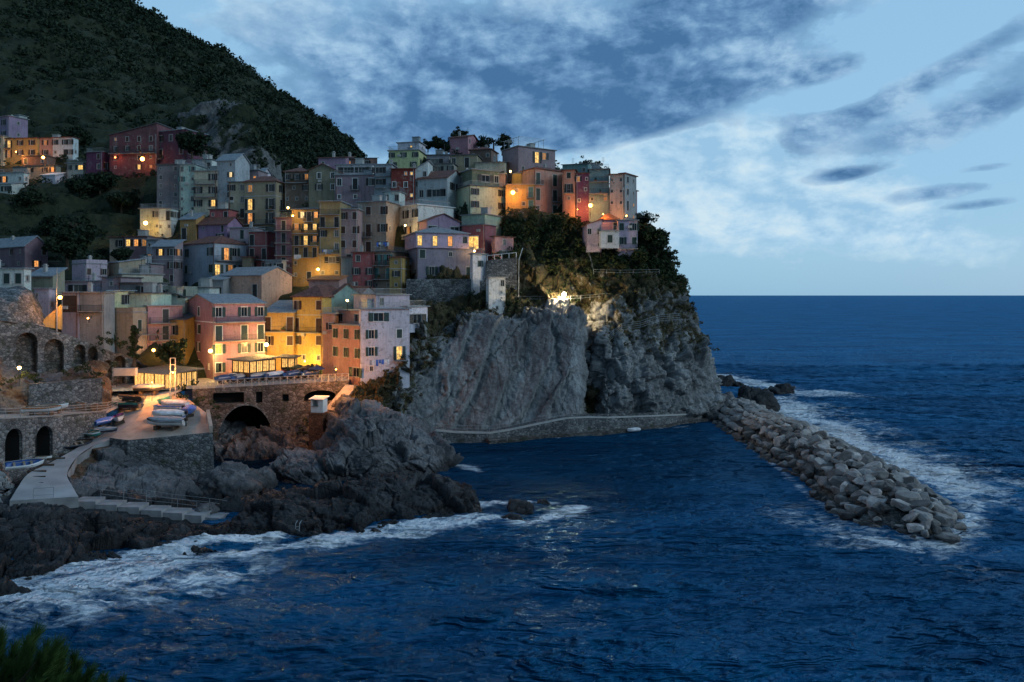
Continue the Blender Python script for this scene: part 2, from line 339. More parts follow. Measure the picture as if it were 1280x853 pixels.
A2 = p+nrm.reshape(-1, 3)*(d*fade)[:, None]
upz = nrm[..., 2].ravel()
veg = (sstep(4.1, 4.9, r7)*.85).ravel()+np.clip(upz-.45, 0, 1)*.8
veg = np.maximum(veg, (np.exp(-((w-8)/.42)**2)*.75).ravel()); veg = np.maximum(veg, ((1-sstep(.8, 2.2, w))*.9).ravel()*(1-.0*d))
wr, rr = w.ravel(), r7.ravel()
veg = np.where(rr > 4.2, veg*.74-.12*sstep(5.2, 4.4, rr)*(wr > 5), veg); veg = np.maximum(veg, np.where((wr > 9) & (rr < 4.6), .40*sstep(1.5, 3.6, rr)+.12, 0)); wbf = 2.3+.55*np.clip(rr-1.5, 0, 3); veg = np.maximum(veg, .50*(1-sstep(wbf-.2, wbf+.1, wr))*(rr < 4.6))
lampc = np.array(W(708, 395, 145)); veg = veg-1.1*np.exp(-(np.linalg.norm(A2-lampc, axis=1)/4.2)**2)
wet = np.clip(1-(A2[:, 2]-.3)/2.2+fbm(p*.3, 3)*.5, 0, 1)
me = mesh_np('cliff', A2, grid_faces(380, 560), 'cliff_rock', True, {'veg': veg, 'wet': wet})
tag(put('cliff', me), 'tall grey slabbed sea cliff below the village, brush on top', kind='structure')
CLIFF = (A2, veg, nrm.reshape(-1, 3), r7.ravel(), w.ravel())
def rockmesh(name, cols, nu, nv, mat, amp=1., sc=.35, low=-2., vegf=None, label=None, wetz=1.6, kind='structure'):
    A = smooth_resample(net(cols, low), nu, nv); nn = normals(A); p = A.reshape(-1, 3)
    q = p.copy(); q[:, 2] *= 1.5; q[:, 0] += p[:, 2]*.8
    qq = q+.4*np.stack([fbm(p*.4, 3), fbm(p*.4+9, 3), fbm(p*.4+20, 3)], 1)
    d = fbm(p*.14, 3)*.8+fract(qq*sc*.75, 1, .045, 1.1)*1.35+fract(qq*sc*2., 9, .05, 1.1)*.42+fract(q*sc*5, 13, .07, 1.2)*.15+fbm(p*2.4, 4)*.07
    uu = np.linspace(0, 1, nu)[:, None]*np.ones((1, nv)); ww = np.ones((nu, 1))*np.linspace(0, 1, nv)[None, :]
    p2 = p+nn.reshape(-1, 3)*(d*amp)[:, None]
    if name in ('rock_shelf', 'terrace_rock', 'left_rock'): p2 = clipz(p2)
    veg = np.zeros(len(p)) if vegf is None else vegf(uu, ww, p2).ravel()
    wet = np.clip(1-(p2[:, 2]-.2)/wetz+fbm(p*.4, 3)*.5, 0, 1)
    o = put(name, mesh_np(name, p2, grid_faces(nu, nv), mat, True, {'veg': veg, 'wet': wet})); tag(o, label, kind=kind); return o, p2
SHELF = [
 [(-160,800,53.6),(-160,760,56),(-160,720,62),(-160,670,70),(-160,600,90)],
 [(-60,760,59),(-60,720,63),(-60,680,70),(-60,640,77),(-60,585,90)],
 [(0,748,61),(0,705,66),(0,660,72),(0,634,78),(0,600,88)],
 [(50,738,62.6),(50,700,67),(50,662,73),(50,634,78.5),(50,612,86)],
 [(100,722,65.4),(100,690,69),(100,658,75),(100,634,79.5),(100,620,86)],
 [(150,709,67.9),(150,682,71.5),(150,652,77),(150,634,81),(150,622,88)],
 [(200,699,70),(200,674,73.5),(200,650,78.5),(200,638,82),(200,620,91)],
 [(250,692,71.5),(250,664,76),(250,646,80),(250,640,83),(250,622,92)],
 [(300,686,72.9),(300,660,77),(300,642,81),(300,634,85),(300,618,95)],
 [(350,680,74.3),(350,650,78),(350,630,82),(350,618,87),(350,612,98)],
 [(400,674,75.7),(400,645,79),(400,618,84),(400,611,89),(400,612,99)],
 [(440,668,77.3),(440,640,80.5),(440,607,86),(440,602,91),(440,606,101)],
 [(480,661,79.1),(480,633,82),(480,601,87),(480,596,92),(480,600,102)],
 [(530,655,80.8),(530,627,83.5),(530,597,88),(530,594,93),(530,598,103)],
 [(570,650,82.2),(568,625,84.5),(560,603,88.5),(556,600,93),(552,600,102)],
 [(603,643,84.3),(598,632,86.5),(592,622,89),(588,618,93),(580,612,98)]]
rockmesh('rock_shelf', [[(a, b_, c_-.9 if i == 0 else c_) for i, (a, b_, c_) in enumerate(q)] for q in SHELF], 210, 680, 'shelf_rock', .9, .33, low=-.55, label='dark wet rock shelf along the foreground shore', wetz=3.)
MOUND = [
 [(338,604,98),(342,594,101),(346,582,105),(346,572,110),(342,568,121)],
 [(352,605,97.8),(354,590,100),(358,574,105),(360,566,111),(356,562,117)],
 [(390,606,97.5),(388,584,100),(388,566,105),(388,560,110.5),(388,556,117)],
 [(408,606,97.5),(408,582,100),(412,556,105),(412,548,110.5),(408,548,117)],
 [(425,606,97.5),(424,580,100),(428,546,104.5),(430,524,110),(424,506,120)],
 [(465,603,98.7),(466,575,101),(468,543,104.5),(458,516,110),(445,504,122)],
 [(500,599,100.4),(500,575,102),(500,542,105),(490,520,111),(480,512,123)],
 [(535,597,101.3),(535,575,103),(530,550,106.5),(520,530,112),(508,526,124)],
 [(560,593,103),(560,576,104.5),(553,558,108),(545,544,114),(535,538,125)],
 [(578,588,105.5),(573,580,107),(568,570,110),(560,562,115),(556,556,124)]]
rockmesh('rock_mound', MOUND, 190, 340, 'mound_rock', 1.0, .26, label='large grey fractured rock mound in the harbour', vegf=lambda u, w, p: sstep(.72, .98, u)*.55*(1-sstep(.35, .75, w)))
UNDER = [
 [(60,640,78.5),(62,622,82),(75,600,88),(92,575,94),(120,552,99)],
 [(95,636,80),(97,620,84),(100,598,89),(112,574,94.5),(140,553,98.5)],
 [(130,634,81),(130,616,86),(130,594,91),(138,574,95),(158,566,98.5)],
 [(165,632,82.5),(165,614,88),(165,590,92.5),(168,584,95.5),(172,580,98.6)],
 [(210,630,84),(210,610,90),(210,594,93),(212,592,95.6),(213,590,98.6)],
 [(250,628,86),(248,608,92),(248,594,94.5),(247,596,96.5),(246,600,99)],
 [(272,622,92),(272,604,96),(271,594,98),(272,598,100),(272,600,104)]]
rockmesh('terrace_rock', UNDER, 130, 240, 'mound_rock', .45, .34, label='rock below the boat terrace', vegf=lambda u, w, p: (1-sstep(.12, .3, w))*sstep(.25, .6, u)*.8)
BRR = [
 [(235,600,108),(235,585,112),(240,562,115),(245,540,117.5),(248,510,119)],
 [(272,582,108),(276,574,113),(282,560,117),(295,545,120),(310,532,124)],
 [(305,580,109.5),(312,572,113),(322,558,117),(338,540,120),(352,528,124)],
 [(345,576,111.5),(352,564,114.5),(366,545,118),(385,527,121),(400,506,124)],
 [(390,566,117),(398,548,119),(410,531,121),(428,514,123),(440,495,125)]]
rockmesh('bridge_rock', BRR, 90, 150, 'mound_rock', .9, .4, label='rock under the bridge arch')
LEFTR = [
 [(-160,660,70),(-150,620,72),(-150,570,77),(-150,540,84),(-150,530,95)],
 [(-60,650,74),(-55,610,76),(-50,560,80),(-50,535,86),(-50,525,96)],
 [(-5,640,77),(-5,605,79),(-8,575,82),(-15,555,86),(-20,540,96)],
 [(14,636,78),(12,622,80),(10,612,82),(6,604,84.5),(0,590,88)]]
rockmesh('left_rock', LEFTR, 80, 90, 'cliff_rock', .6, .4, label='grey rock left of the boat ramp')
# rock spurs under the arcade on the left
SPUR = [
 [(-160,560,80),(-150,520,90),(-150,470,96),(-150,440,100),(-150,420,108)],
 [(-40,530,90),(-30,505,95),(-25,470,99),(-20,450,102),(-10,440,110)],
 [(10,525,94),(12,510,98),(10,480,101),(6,462,104),(10,455,112)],
 [(60,522,98),(60,506,101),(60,488,103.5),(62,474,107),(66,468,113)],
 [(110,520,102),(112,500,105),(112,474,108),(112,458,111),(116,455,117)],
 [(138,514,106),(138,498,108),(138,478,111),(136,462,115),(140,458,120)]]
rockmesh('arcade_rock', SPUR, 90, 190, 'mound_rock', .35, .4, low=None, label='rocky bank under the arcade wall', vegf=lambda u, w, p: .45+.35*sstep(.6, 1., w)+0*u)
# loose sea rocks
def searock(name, x, y, r, hgt, label, seed, mat='shelf_rock', group=None, z0=-.6, sub=24):
    th = np.linspace(0, math.pi, sub); ph = np.linspace(0, 2*math.pi, sub*2)
    T, Ph = np.meshgrid(th, ph, indexing='ij'); S = np.stack([np.sin(T)*np.cos(Ph), np.sin(T)*np.sin(Ph), np.cos(T)], -1).reshape(-1, 3)
    c1, rv = crack(S*1.6+seed, 1.); d = 1+.28*fbm(S*1.1+seed, 4)+.22*(rv-.5)-.1*c1+.06*fbm(S*5+seed, 3)
    v = S*d[:, None]*np.array([r, r*.8, hgt])
    me = mesh_np(name, v, grid_faces(sub, sub*2), mat, True, {'veg': np.zeros(len(v)), 'wet': np.clip(1.2-(v[:, 2]+z0)/max(hgt*.8, 1), 0, 1)})
    o = put(name, me, loc=(x, y, z0)); return tag(o, label, 'rock', group)
def sr(px, py, Y, r, h, label, seed, mat='shelf_rock', sub=24, z0=-.6):
    c = W(px, py, Y); return searock('sea_rock', c.x, Y, r, h, label, seed, mat, None, z0, sub)
sr(649, 642, 85.5, 2.1, 2.0, 'dark wet rock in white foam, the larger of two by the shelf tip', 3, z0=-1.0)
sr(643, 655, 81.5, 1.7, 1.3, 'low dark rock nearest the camera in the foam patch', 14)
sr(680, 632, 88.5, 1.1, 1.0, 'small dark rock at the right end of the foam patch', 22)
sr(585, 642, 86.0, 1.9, 1.6, 'black rock off the tip of the rock shelf', 31)
sr(940, 500, 160, 4.6, 5.6, 'big dark rounded rock where the breakwater meets the cliff', 41, sub=34)
sr(897, 505, 156, 4.2, 4.6, 'brown rock leaning on the foot of the cliff end', 47, 'mound_rock', 34)
sr(978, 490, 186, 3.8, 3.3, 'lone dark pointed rock standing out in the open sea', 53, sub=30)
sr(905, 470, 206, 3.6, 3.0, 'dark rock in surf behind the cliff end', 58)
sr(924, 476, 204, 2.0, 1.5, 'small rock in surf right of the cliff end', 59)
sr(292, 620, 94.0, 4.3, 3.1, 'tan and grey boulder beside the steps at the harbour mouth', 66, 'mound_rock', 36, .1)
sr(325, 604, 97.0, 2.2, 2.4, 'grey boulder between the harbour mound and tan boulder', 71, 'mound_rock', 26, .1)
sr(258, 640, 83.5, 1.3, 1.0, 'low grey boulder at the foot of the shore steps', 77, 'mound_rock', 22, .5)
# ------------------------------------------------------------------ breakwater
MB_v = []
def berm():
    ys = np.linspace(74, 158, 90); xs = np.linspace(-1, 1, 40); V = []
    for y in ys:
        c = bw_c(y); hw = bw_w(y)+1
        for s in xs: V.append((c+s*hw, y, bw_h(y)*(1-s*s)-.9-max(0, (76.5-y))*1.2))
    V = np.array(V); V[:, 2] += fbm(V*.8, 3)*.4
    return V
def bw_c(y): return float(np.interp(y, [76, 82, 90, 100, 118, 140, 158], [43.2, 43.8, 45.0, 46.2, 46.3, 46.4, 47.0]))
def bw_w(y): return float(np.interp(y, [76, 80, 86, 100, 118, 140, 158], [2.0, 5.2, 6.5, 6.6, 6.5, 6.5, 6.4]))
def bw_h(y): return float(np.interp(y, [76, 80, 90, 130, 158], [1.0, 2.6, 3.3, 3.2, 3.2]))
V = berm(); o = put('rubble_core', mesh_np('rubble_core', V, grid_faces(90, 40), 'stone_dark')); tag(o, 'rubble under the breakwater boulders', 'rubble', kind='stuff')
def boulder_mesh(seed):
    import bmesh
    bm = bmesh.new(); bmesh.ops.create_icosphere(bm, subdivisions=4, radius=1)
    S = np.array([v.co for v in bm.verts]); rs = np.random.default_rng(seed)
    pl = rs.normal(size=(16, 3)); pl /= np.linalg.norm(pl, axis=1)[:, None]; dd = rs.uniform(.5, .92, 16)
    t = np.ones(len(S))*1.05
    for n_, d_ in zip(pl, dd):
        k = S@n_; t = np.minimum(t, np.where(k > .05, d_/np.maximum(k, .05), 9))
    S2 = S*t[:, None]*np.array([1.15, .9, .72]); S2 = S2*(1+.04*fbm(S*3+seed, 3))[:, None]
    for v, q in zip(bm.verts, S2): v.co = q
    me = bpy.data.meshes.new('boulder'); bm.to_mesh(me); bm.free(); me.materials.append(MATS['boulder'])
    for pg in me.polygons: pg.use_smooth = False
    return me
BM = [boulder_mesh(100+i) for i in range(12)]
rb = random.Random(5); pts = []
y = 75.5
cand = []
while y < 156:
    hw = bw_w(y); s = -hw-.3; st = 1.1+.3*(y-76)/80
    while s < hw+.3:
        cand.append((bw_c(y)+s+rb.uniform(-.5, .5), y+rb.uniform(-.5, .5), s/hw)); s += st*1.15
    y += st*1.3
rb.shuffle(cand); ncand = len(cand)
far = sorted(cand, key=lambda q: (q[2] > .72, q[1]))[:292]
for i, (x, y, s) in enumerate(far):
    r = rb.choice([rb.uniform(.5, .8), rb.uniform(.6, .95), rb.uniform(.9, 1.15), rb.uniform(1.0, 1.4)])*(1.0 if y < 110 else 1.05)
    o = put('boulder', BM[rb.randrange(12)], loc=(x, y, max(-.2, bw_h(y)*(1-min(1, s*s))-.15+rb.uniform(-.2, .3))), s=r)
    o.rotation_euler = (rb.uniform(-.6, .6), rb.uniform(-.6, .6), rb.uniform(0, 6.28))
    tag(o, 'angular grey boulder in the heaped breakwater', 'boulder', 'boulders heaped in the breakwater')
rest = [q for q in cand if q not in far]
if rest:
    vs, fs, n0 = [], [], 0
    for (x, y, s) in rest:
        me = BM[rb.randrange(6)]; a = np.array([v.co for v in me.vertices]); t = rb.uniform(0, 6.28); r = rb.uniform(.8, 1.3)
        a = a@np.array([[math.cos(t), -math.sin(t), 0], [math.sin(t), math.cos(t), 0], [0, 0, 1]])*r+np.array([x, y, max(-.2, bw_h(y)*(1-min(1, s*s))-.15)])
        vs.append(a); fs.append(np.array([list(pg.vertices) for pg in me.polygons])+n0); n0 += len(a)
    o = put('far_boulders', mesh_np('far_boulders', np.concatenate(vs), np.concatenate(fs), 'boulder', False)); tag(o, 'further boulders of the breakwater heap', 'boulders', kind='stuff')
# ------------------------------------------------------------------ sea
ny, nx = 760, 700
yy = np.concatenate([np.geomspace(30, 260, 640), np.geomspace(262, 40000, 120)]); tt = np.linspace(-1.25, 1.25, nx)
X = yy[:, None]*tt[None, :]; Yg = yy[:, None]*np.ones((1, nx)); p = np.stack([X, Yg, 0*X], -1).reshape(-1, 3)
k1 = np.array([.16, .34, 1]); att = np.clip(1-(p[:, 1]-200)/1200, 0.0, 1)
calm = sstep(40, 47, p[:, 0])+ (1-sstep(78, 100, p[:, 1])); calm = np.clip(calm, 0, 1)*.7+.5
z = (fbm(p*np.array([.07, .17, 1])+3, 3)*.62+(1-np.abs(fbm(p*np.array([.16, .36, 1]), 5)))*.42+fbm(p*np.array([.6, 1.2, 1]), 4)*.12)*att*calm-.2
def pdist(pt, a, b):
    a = np.array(a, float); b = np.array(b, float); d = b-a; t = np.clip(((pt-a)@d)/(d@d), 0, 1); return np.linalg.norm(pt-(a+t[:, None]*d), axis=1), t
foam = np.zeros(len(p)); P2 = p[:, :2]
def addfoam(pl, wd, strength=1.):
    global foam
    pl = [(W(a, b, 23100/(b-369)).x, 23100/(b-369)) for a, b in pl]
    dm = np.full(len(p), 1e9)
    for a, b in zip(pl[:-1], pl[1:]): dm = np.minimum(dm, pdist(P2, a, b)[0])
    foam = np.maximum(foam, strength*np.exp(-(dm/wd)**2))
addfoam([(-60,765),(0,750),(60,742)], 3.2, .85); addfoam([(60,752),(130,732),(190,710),(215,700)], 3.0, 1.15); addfoam([(100,765),(200,740),(300,715)], 3.6, .62); addfoam([(190,705),(300,698),(330,690)], 1.5, .95)
addfoam([(0,775),(120,760),(250,730)], 3., .62); addfoam([(330,690),(400,680),(450,670)], 1.3, 1.0); addfoam([(60,745),(140,722),(220,703)], 1.6, 1.3); addfoam([(430,672),(480,664),(540,658)], 1.3, 1.3)
addfoam([(400,684),(460,672),(520,666),(600,652)], 1.9, 1.15); addfoam([(600,650),(660,655),(700,640),(725,634)], 1.2, 1.05); addfoam([(560,640),(620,630),(690,628)], 1.1, .9)
addfoam([(150,700),(215,690),(270,683),(340,675)], 1.7, 1.2); addfoam([(0,738),(70,722),(150,704)], 1.8, 1.0); addfoam([(575,583),(600,590)], 1.0, .7); addfoam([(340,618),(380,612),(420,616)], .8, .75); addfoam([(585,540),(640,552),(740,542)], .5, .55)
addfoam([(985,508),(1010,528),(1060,548),(1110,572),(1160,588),(1200,610)], 5.2, 1.05); addfoam([(1100,560),(1190,600),(1230,625)], 5.0, .55)
addfoam([(1210,620),(1215,650),(1190,678),(1120,682),(1050,668)], 2.0, .62); addfoam([(1000,640),(1060,672),(1200,700)], 4.5, .42)
addfoam([(930,478),(990,492),(1050,494)], 6., .9); addfoam([(975,500),(1010,510)], 5, .7); addfoam([(885,470),(930,476)], 7., .9)
addfoam([(905,533),(1060,655)], .8, .45); addfoam([(700,548),(760,541),(860,533)], .7, .5); addfoam([(1020,505),(1140,560),(1260,600)], 6., .38)
foam += .05*(p[:, 1] < 400)
sea_z = z
reflect_dark = np.clip(.62*sstep(41, 33, p[:, 0])*sstep(74, 104, p[:, 1])+.38*sstep(-22, -30, p[:, 0])*sstep(92, 97, p[:, 1]), 0, 1)*(p[:, 1] < 170)  # harbour water darkened in colour; in the inlet it paints in reflected dark rock
p[:, 2] = z+np.clip(foam-.5, 0, 1)*.45*np.abs(fbm(p*np.array([.8, .8, 1])+8, 3))
m, nt, b = newmat('sea_water')
at = N(nt, 'ShaderNodeAttribute', attribute_name='foam'); v = coords(nt)
f1 = noise_(nt, coords(nt, (.5, 1.1, 1), rot=(0, 0, R(16))), .8, 9, .64, 1.3)
f2 = noise_(nt, coords(nt, (.25, .6, 1), rot=(0, 0, R(14))), .45, 6, .6, .8)
ff = math_(nt, 'ADD', at.outputs['Fac'], math_(nt, 'MULTIPLY', math_(nt, 'SUBTRACT', math_(nt, 'ADD', math_(nt, 'MULTIPLY', f1, .62), math_(nt, 'MULTIPLY', f2, .38)), .5), 4.0))
fm = ramp_(nt, ff, [(.28, 0.), (.55, .28), (.95, 1.)]); fm = math_(nt, 'MULTIPLY', fm, math_(nt, 'MULTIPLY', at.outputs['Fac'], 2.2, clamp=True), clamp=True)
deep = ramp_(nt, noise_(nt, coords(nt, (.3, 1, 1)), .06, 5, .6), [(.35, (.001, .038, .092)), (.65, (.003, .105, .235))])
dk = N(nt, 'ShaderNodeAttribute', attribute_name='reflect_dark'); deep = mix_(nt, dk.outputs['Fac'], deep, (.001, .009, .018))
c = mix_(nt, fm, deep, (.84, .88, .92)); b.inputs['Roughness'].default_value = .9; b.inputs['Specular IOR Level'].default_value = 0; nt.links.new(c, b.inputs['Base Color'])
gl = N(nt, 'ShaderNodeBsdfGlossy', Roughness=.22); gl.inputs['Color'].default_value = (.26, .56, .92, 1)
fr = N(nt, 'ShaderNodeFresnel', IOR=1.333); ms = nt.nodes.new('ShaderNodeMixShader'); fc = math_(nt, 'MINIMUM', fr.outputs[0], .24)
nt.links.new(math_(nt, 'MULTIPLY', fc, math_(nt, 'SUBTRACT', 1., fm)), ms.inputs[0]); nt.links.new(b.outputs[0], ms.inputs[1]); nt.links.new(gl.outputs[0], ms.inputs[2])
nt.links.new(ms.outputs[0], nt.nodes['Material Output'].inputs[0])
h1 = noise_(nt, coords(nt, (.6, 1.5, 1), rot=(0, 0, R(8))), 1.1, 6, .62, .5); h2 = noise_(nt, coords(nt, (.1, .3, 1)), .5, 6, .6, .6)
h3 = noise_(nt, coords(nt, (.02, .055, 1)), .6, 4, .6, .5)
hh = math_(nt, 'ADD', math_(nt, 'ADD', math_(nt, 'MULTIPLY', h1, .20), math_(nt, 'MULTIPLY', h2, 1.6)), math_(nt, 'MULTIPLY', h3, 5.5))
bump_(nt, b, hh, 1., 1.6)
for q_ in (gl, fr): nt.links.new(b.inputs['Normal'].links[0].from_socket, q_.inputs['Normal'])
o = put('sea', mesh_np('sea', p, grid_faces(ny, nx), 'sea_water', True, {'foam': foam, 'reflect_dark': reflect_dark})); tag(o, 'dark blue choppy sea with white surf', kind='structure')
# ------------------------------------------------------------------ mountain
MT = [
 [(-420,360,205),(-420,250,235),(-420,120,330),(-420,-80,440),(-420,-260,560),(-420,-300,640)],
 [(-200,340,205),(-200,240,235),(-200,130,310),(-200,-40,420),(-200,-190,560),(-200,-220,640)],
 [(0,330,210),(0,225,240),(0,130,300),(0,20,400),(0,-90,540),(0,-110,620)],
 [(100,330,205),(100,220,238),(100,130,300),(100,30,400),(100,-45,540),(100,-60,620)],
 [(180,320,205),(180,225,235),(178,140,300),(175,60,400),(182,0,540),(190,-10,620)],
 [(240,320,205),(240,215,235),(232,140,300),(228,80,400),(240,38,520),(255,20,620)],
 [(290,310,208),(292,235,232),(285,165,285),(280,110,380),(295,76,480),(313,60,600)],
 [(330,300,214),(332,245,236),(322,190,285),(325,135,370),(347,110,450),(367,98,580)],
 [(370,300,226),(372,250,250),(368,200,300),(375,162,360),(394,137,430),(414,128,560)],
 [(420,300,250),(418,255,270),(418,220,310),(422,185,360),(438,166,420),(452,160,540)],
 [(470,300,275),(468,260,290),(466,235,320),(464,215,350),(468,200,400),(478,195,520)],
 [(520,320,290),(520,290,305),(515,270,330),(512,255,350),(512,245,390),(515,240,500)],
 [(600,369,310),(600,350,320),(590,340,340),(580,330,360),(575,320,390),(575,310,500)]]
MT = [[(a, b_+(17 if (i >= 3 and a > 90) else 0), c_) for i, (a, b_, c_) in enumerate(q)] for q in MT]
A = smooth_resample(net(MT, None), 420, 480); p = A.reshape(-1, 3)
tq = p[:, 2]+fbm(p*.012, 2)*9; st = 6.5; fr = tq/st-np.floor(tq/st); step = (sstep(.15, .85, fr)-fr)*st
terr = sstep(20, -60, p[:, 0]+.25*(p[:, 1]-200)+60)*(1-sstep(330, 430, p[:, 1])); nn = normals(A).reshape(-1, 3)
p2 = p.copy(); p2[:, 2] += step*.75*terr; ridge = (1-np.abs(fbm(p*.018, 5)))*13-9
spur = np.exp(-((p[:, 0]+.405*p[:, 1]-6+10*fbm(p*.02+3, 2))/15)**2)*sstep(215, 260, p[:, 1])*(1-sstep(300, 380, p[:, 1]))
p2 += nn*(-8.5+ridge*.8+fbm(p*.06, 4)*3.0+spur*(10+(1-np.abs(fbm(p*np.array([.09, .09, .03]), 4)))*8))[:, None]
veg = 1.0-spur*1.7*np.clip(.6+fbm(p*.05, 3), 0, 1.2)-sstep(.0, .5, fbm(p*.03+5, 4)-.15)*.25*(1-terr)
o = put('mountain', mesh_np('mountain', p2, grid_faces(420, 480), 'hill_soil', True, {'veg': np.clip(veg, 0, 1.1), 'wet': 0*veg})); tag(o, 'dark terraced mountain behind the village', kind='structure')
MOUNT = (p2, veg, terr, fr)
# near headland the photograph is taken from
g = [[(-60, -12, 19), (-20, -10, 22), (0, -8, 23), (20, -8, 22), (60, -12, 19)], [(-60, 6, 16), (-20, 5, 19), (0, 4.5, 21), (20, 5, 19), (60, 6, 16)],
     [(-60, 16, 8), (-20, 15, 9), (0, 14, 9.5), (20, 14, 9), (60, 16, 8)], [(-60, 28, -3), (-20, 27, -3), (0, 26, -3), (20, 26, -3), (60, 28, -3)]]
A = smooth_resample(np.array(g, float), 60, 120); p = A.reshape(-1, 3); p[:, 2] -= np.abs(fbm(p*.2, 4))*.8
o = put('headland', mesh_np('headland', p, grid_faces(60, 120), 'hill_soil', True, {'veg': np.ones(len(p))*.8, 'wet': np.zeros(len(p))})); tag(o, 'rocky headland below the viewpoint', kind='structure')
# ================================================================== HOUSES
COL = dict(pink=(.50,.28,.30), rose=(.42,.14,.15), salmon=(.56,.32,.26), red=(.26,.055,.045), maroon=(.2,.09,.1), lilac=(.58,.48,.57), violet=(.40,.27,.38),
 mauve=(.38,.29,.31), cream=(.62,.55,.43), beige=(.45,.38,.29), grey=(.36,.36,.37), dgrey=(.2,.2,.21), white=(.74,.75,.76), mint=(.60,.70,.62), olive=(.28,.27,.17), ochre=(.50,.33,.12),
 yellow=(.58,.40,.14), blue=(.46,.50,.56), teal=(.25,.40,.38), magenta=(.19,.075,.13), brown=(.24,.165,.125), peach=(.66,.44,.36), lemon=(.72,.68,.40), green=(.56,.66,.48), sand=(.42,.36,.26), dusk=(.30,.18,.22), stone=(.26,.25,.24))
WS = {'w': (.95, 1.45, .85), 'd': (1.0, 2.25, .02), 'W': (1.7, 1.4, .85), 's': (.6, .8, 1.2), 'g': (2.2, 2.4, .02)}
_wc = {}
def wmesh(kind, trim):
    k = ('win', kind, trim)
    if k in _wc: return _wc[k]
    w, h, sill = WS[kind]; mb = MB(); t = .11
    # surround, proud of the wall
    for (x0, x1, z0, z1) in ((-w/2-t, -w/2+.005, -.0, h), (w/2-.005, w/2+t, -.0, h), (-w/2-t, w/2+t, h, h+t)): mb.box(x0, x1, -.04, .03, z0, z1, 0)
    if kind in 'wWs': mb.box(-w/2-.16, w/2+.16, -.11, .05, -.08, 0.0, 0)
    # sash
    f = .06; y0, y1 = .10, .15
    for (x0, x1, z0, z1) in ((-w/2, -w/2+f, 0, h), (w/2-f, w/2, 0, h), (-w/2+f, w/2-f, 0, f), (-w/2+f, w/2-f, h-f, h), (-.03, .03, f, h-f)): mb.box(x0, x1, y0, y1, z0, z1, 1)
    if kind in 'dg': mb.box(-w/2+f, -.03, y0+.005, y1-.005, .8, .86, 1); mb.box(.03, w/2-f, y0+.005, y1-.005, .8, .86, 1)
    _wc[k] = mb.mesh('window', [trim, 'trim']); return _wc[k]
def panemesh(kind, mat):
    k = ('pane', kind, mat)
    if k not in _wc:
        w, h, s = WS[kind]; mb = MB(); mb.box(-w/2, w/2, .14, .17, 0, h); _wc[k] = mb.mesh('pane', mat)
    return _wc[k]
def shmesh(kind, mat, side, closed):
    k = ('sh', kind, mat, side, closed)
    if k not in _wc:
        w, h, s = WS[kind]; mb = MB(); W2 = w/2-.01
        if closed: x0 = (0.01 if side > 0 else -W2); y0 = .0
        else: x0 = (w/2+.06 if side > 0 else -w/2-.06-W2); y0 = -.09
        x1 = x0+W2-(.01 if closed else 0)
        mb.box(x0, x0+.07, y0, y0+.045, 0, h); mb.box(x1-.07, x1, y0, y0+.045, 0, h)
        for z in (0, h*.48, h-.08): mb.box(x0+.07, x1-.07, y0+.002, y0+.043, z, z+.08)
        n = int(h/.11)
        for i in range(n):
            z = .08+(h-.16)*i/n; mb.quad((x0+.07, y0+.008, z), (x1-.07, y0+.008, z), (x1-.07, y0+.036, z+.1), (x0+.07, y0+.036, z+.1))
        _wc[k] = mb.mesh('shutter', mat)
    return _wc[k]
RH = random.Random(21)
BASES = []     # ground points the hillside passes through
def rail_on(mb, pts, h=1.0, step=.22, bar=.03, top=.06, postm=0):
    for a, b_ in zip(pts[:-1], pts[1:]):
        a, b_ = Vector(a), Vector(b_); L = (b_-a).length
        if L < .05: continue
        d = (b_-a)/L; mb.tube([a+Vector((0, 0, h)), b_+Vector((0, 0, h))], top/2, 4, postm); mb.tube([a+Vector((0, 0, .08)), b_+Vector((0, 0, .08))], .02, 4, postm)
        n = max(1, int(L/step))
        for i in range(n+1):
            q = a+d*(L*i/n); mb.box(q.x-bar/2, q.x+bar/2, q.y-bar/2, q.y+bar/2, q.z, q.z+h, postm)
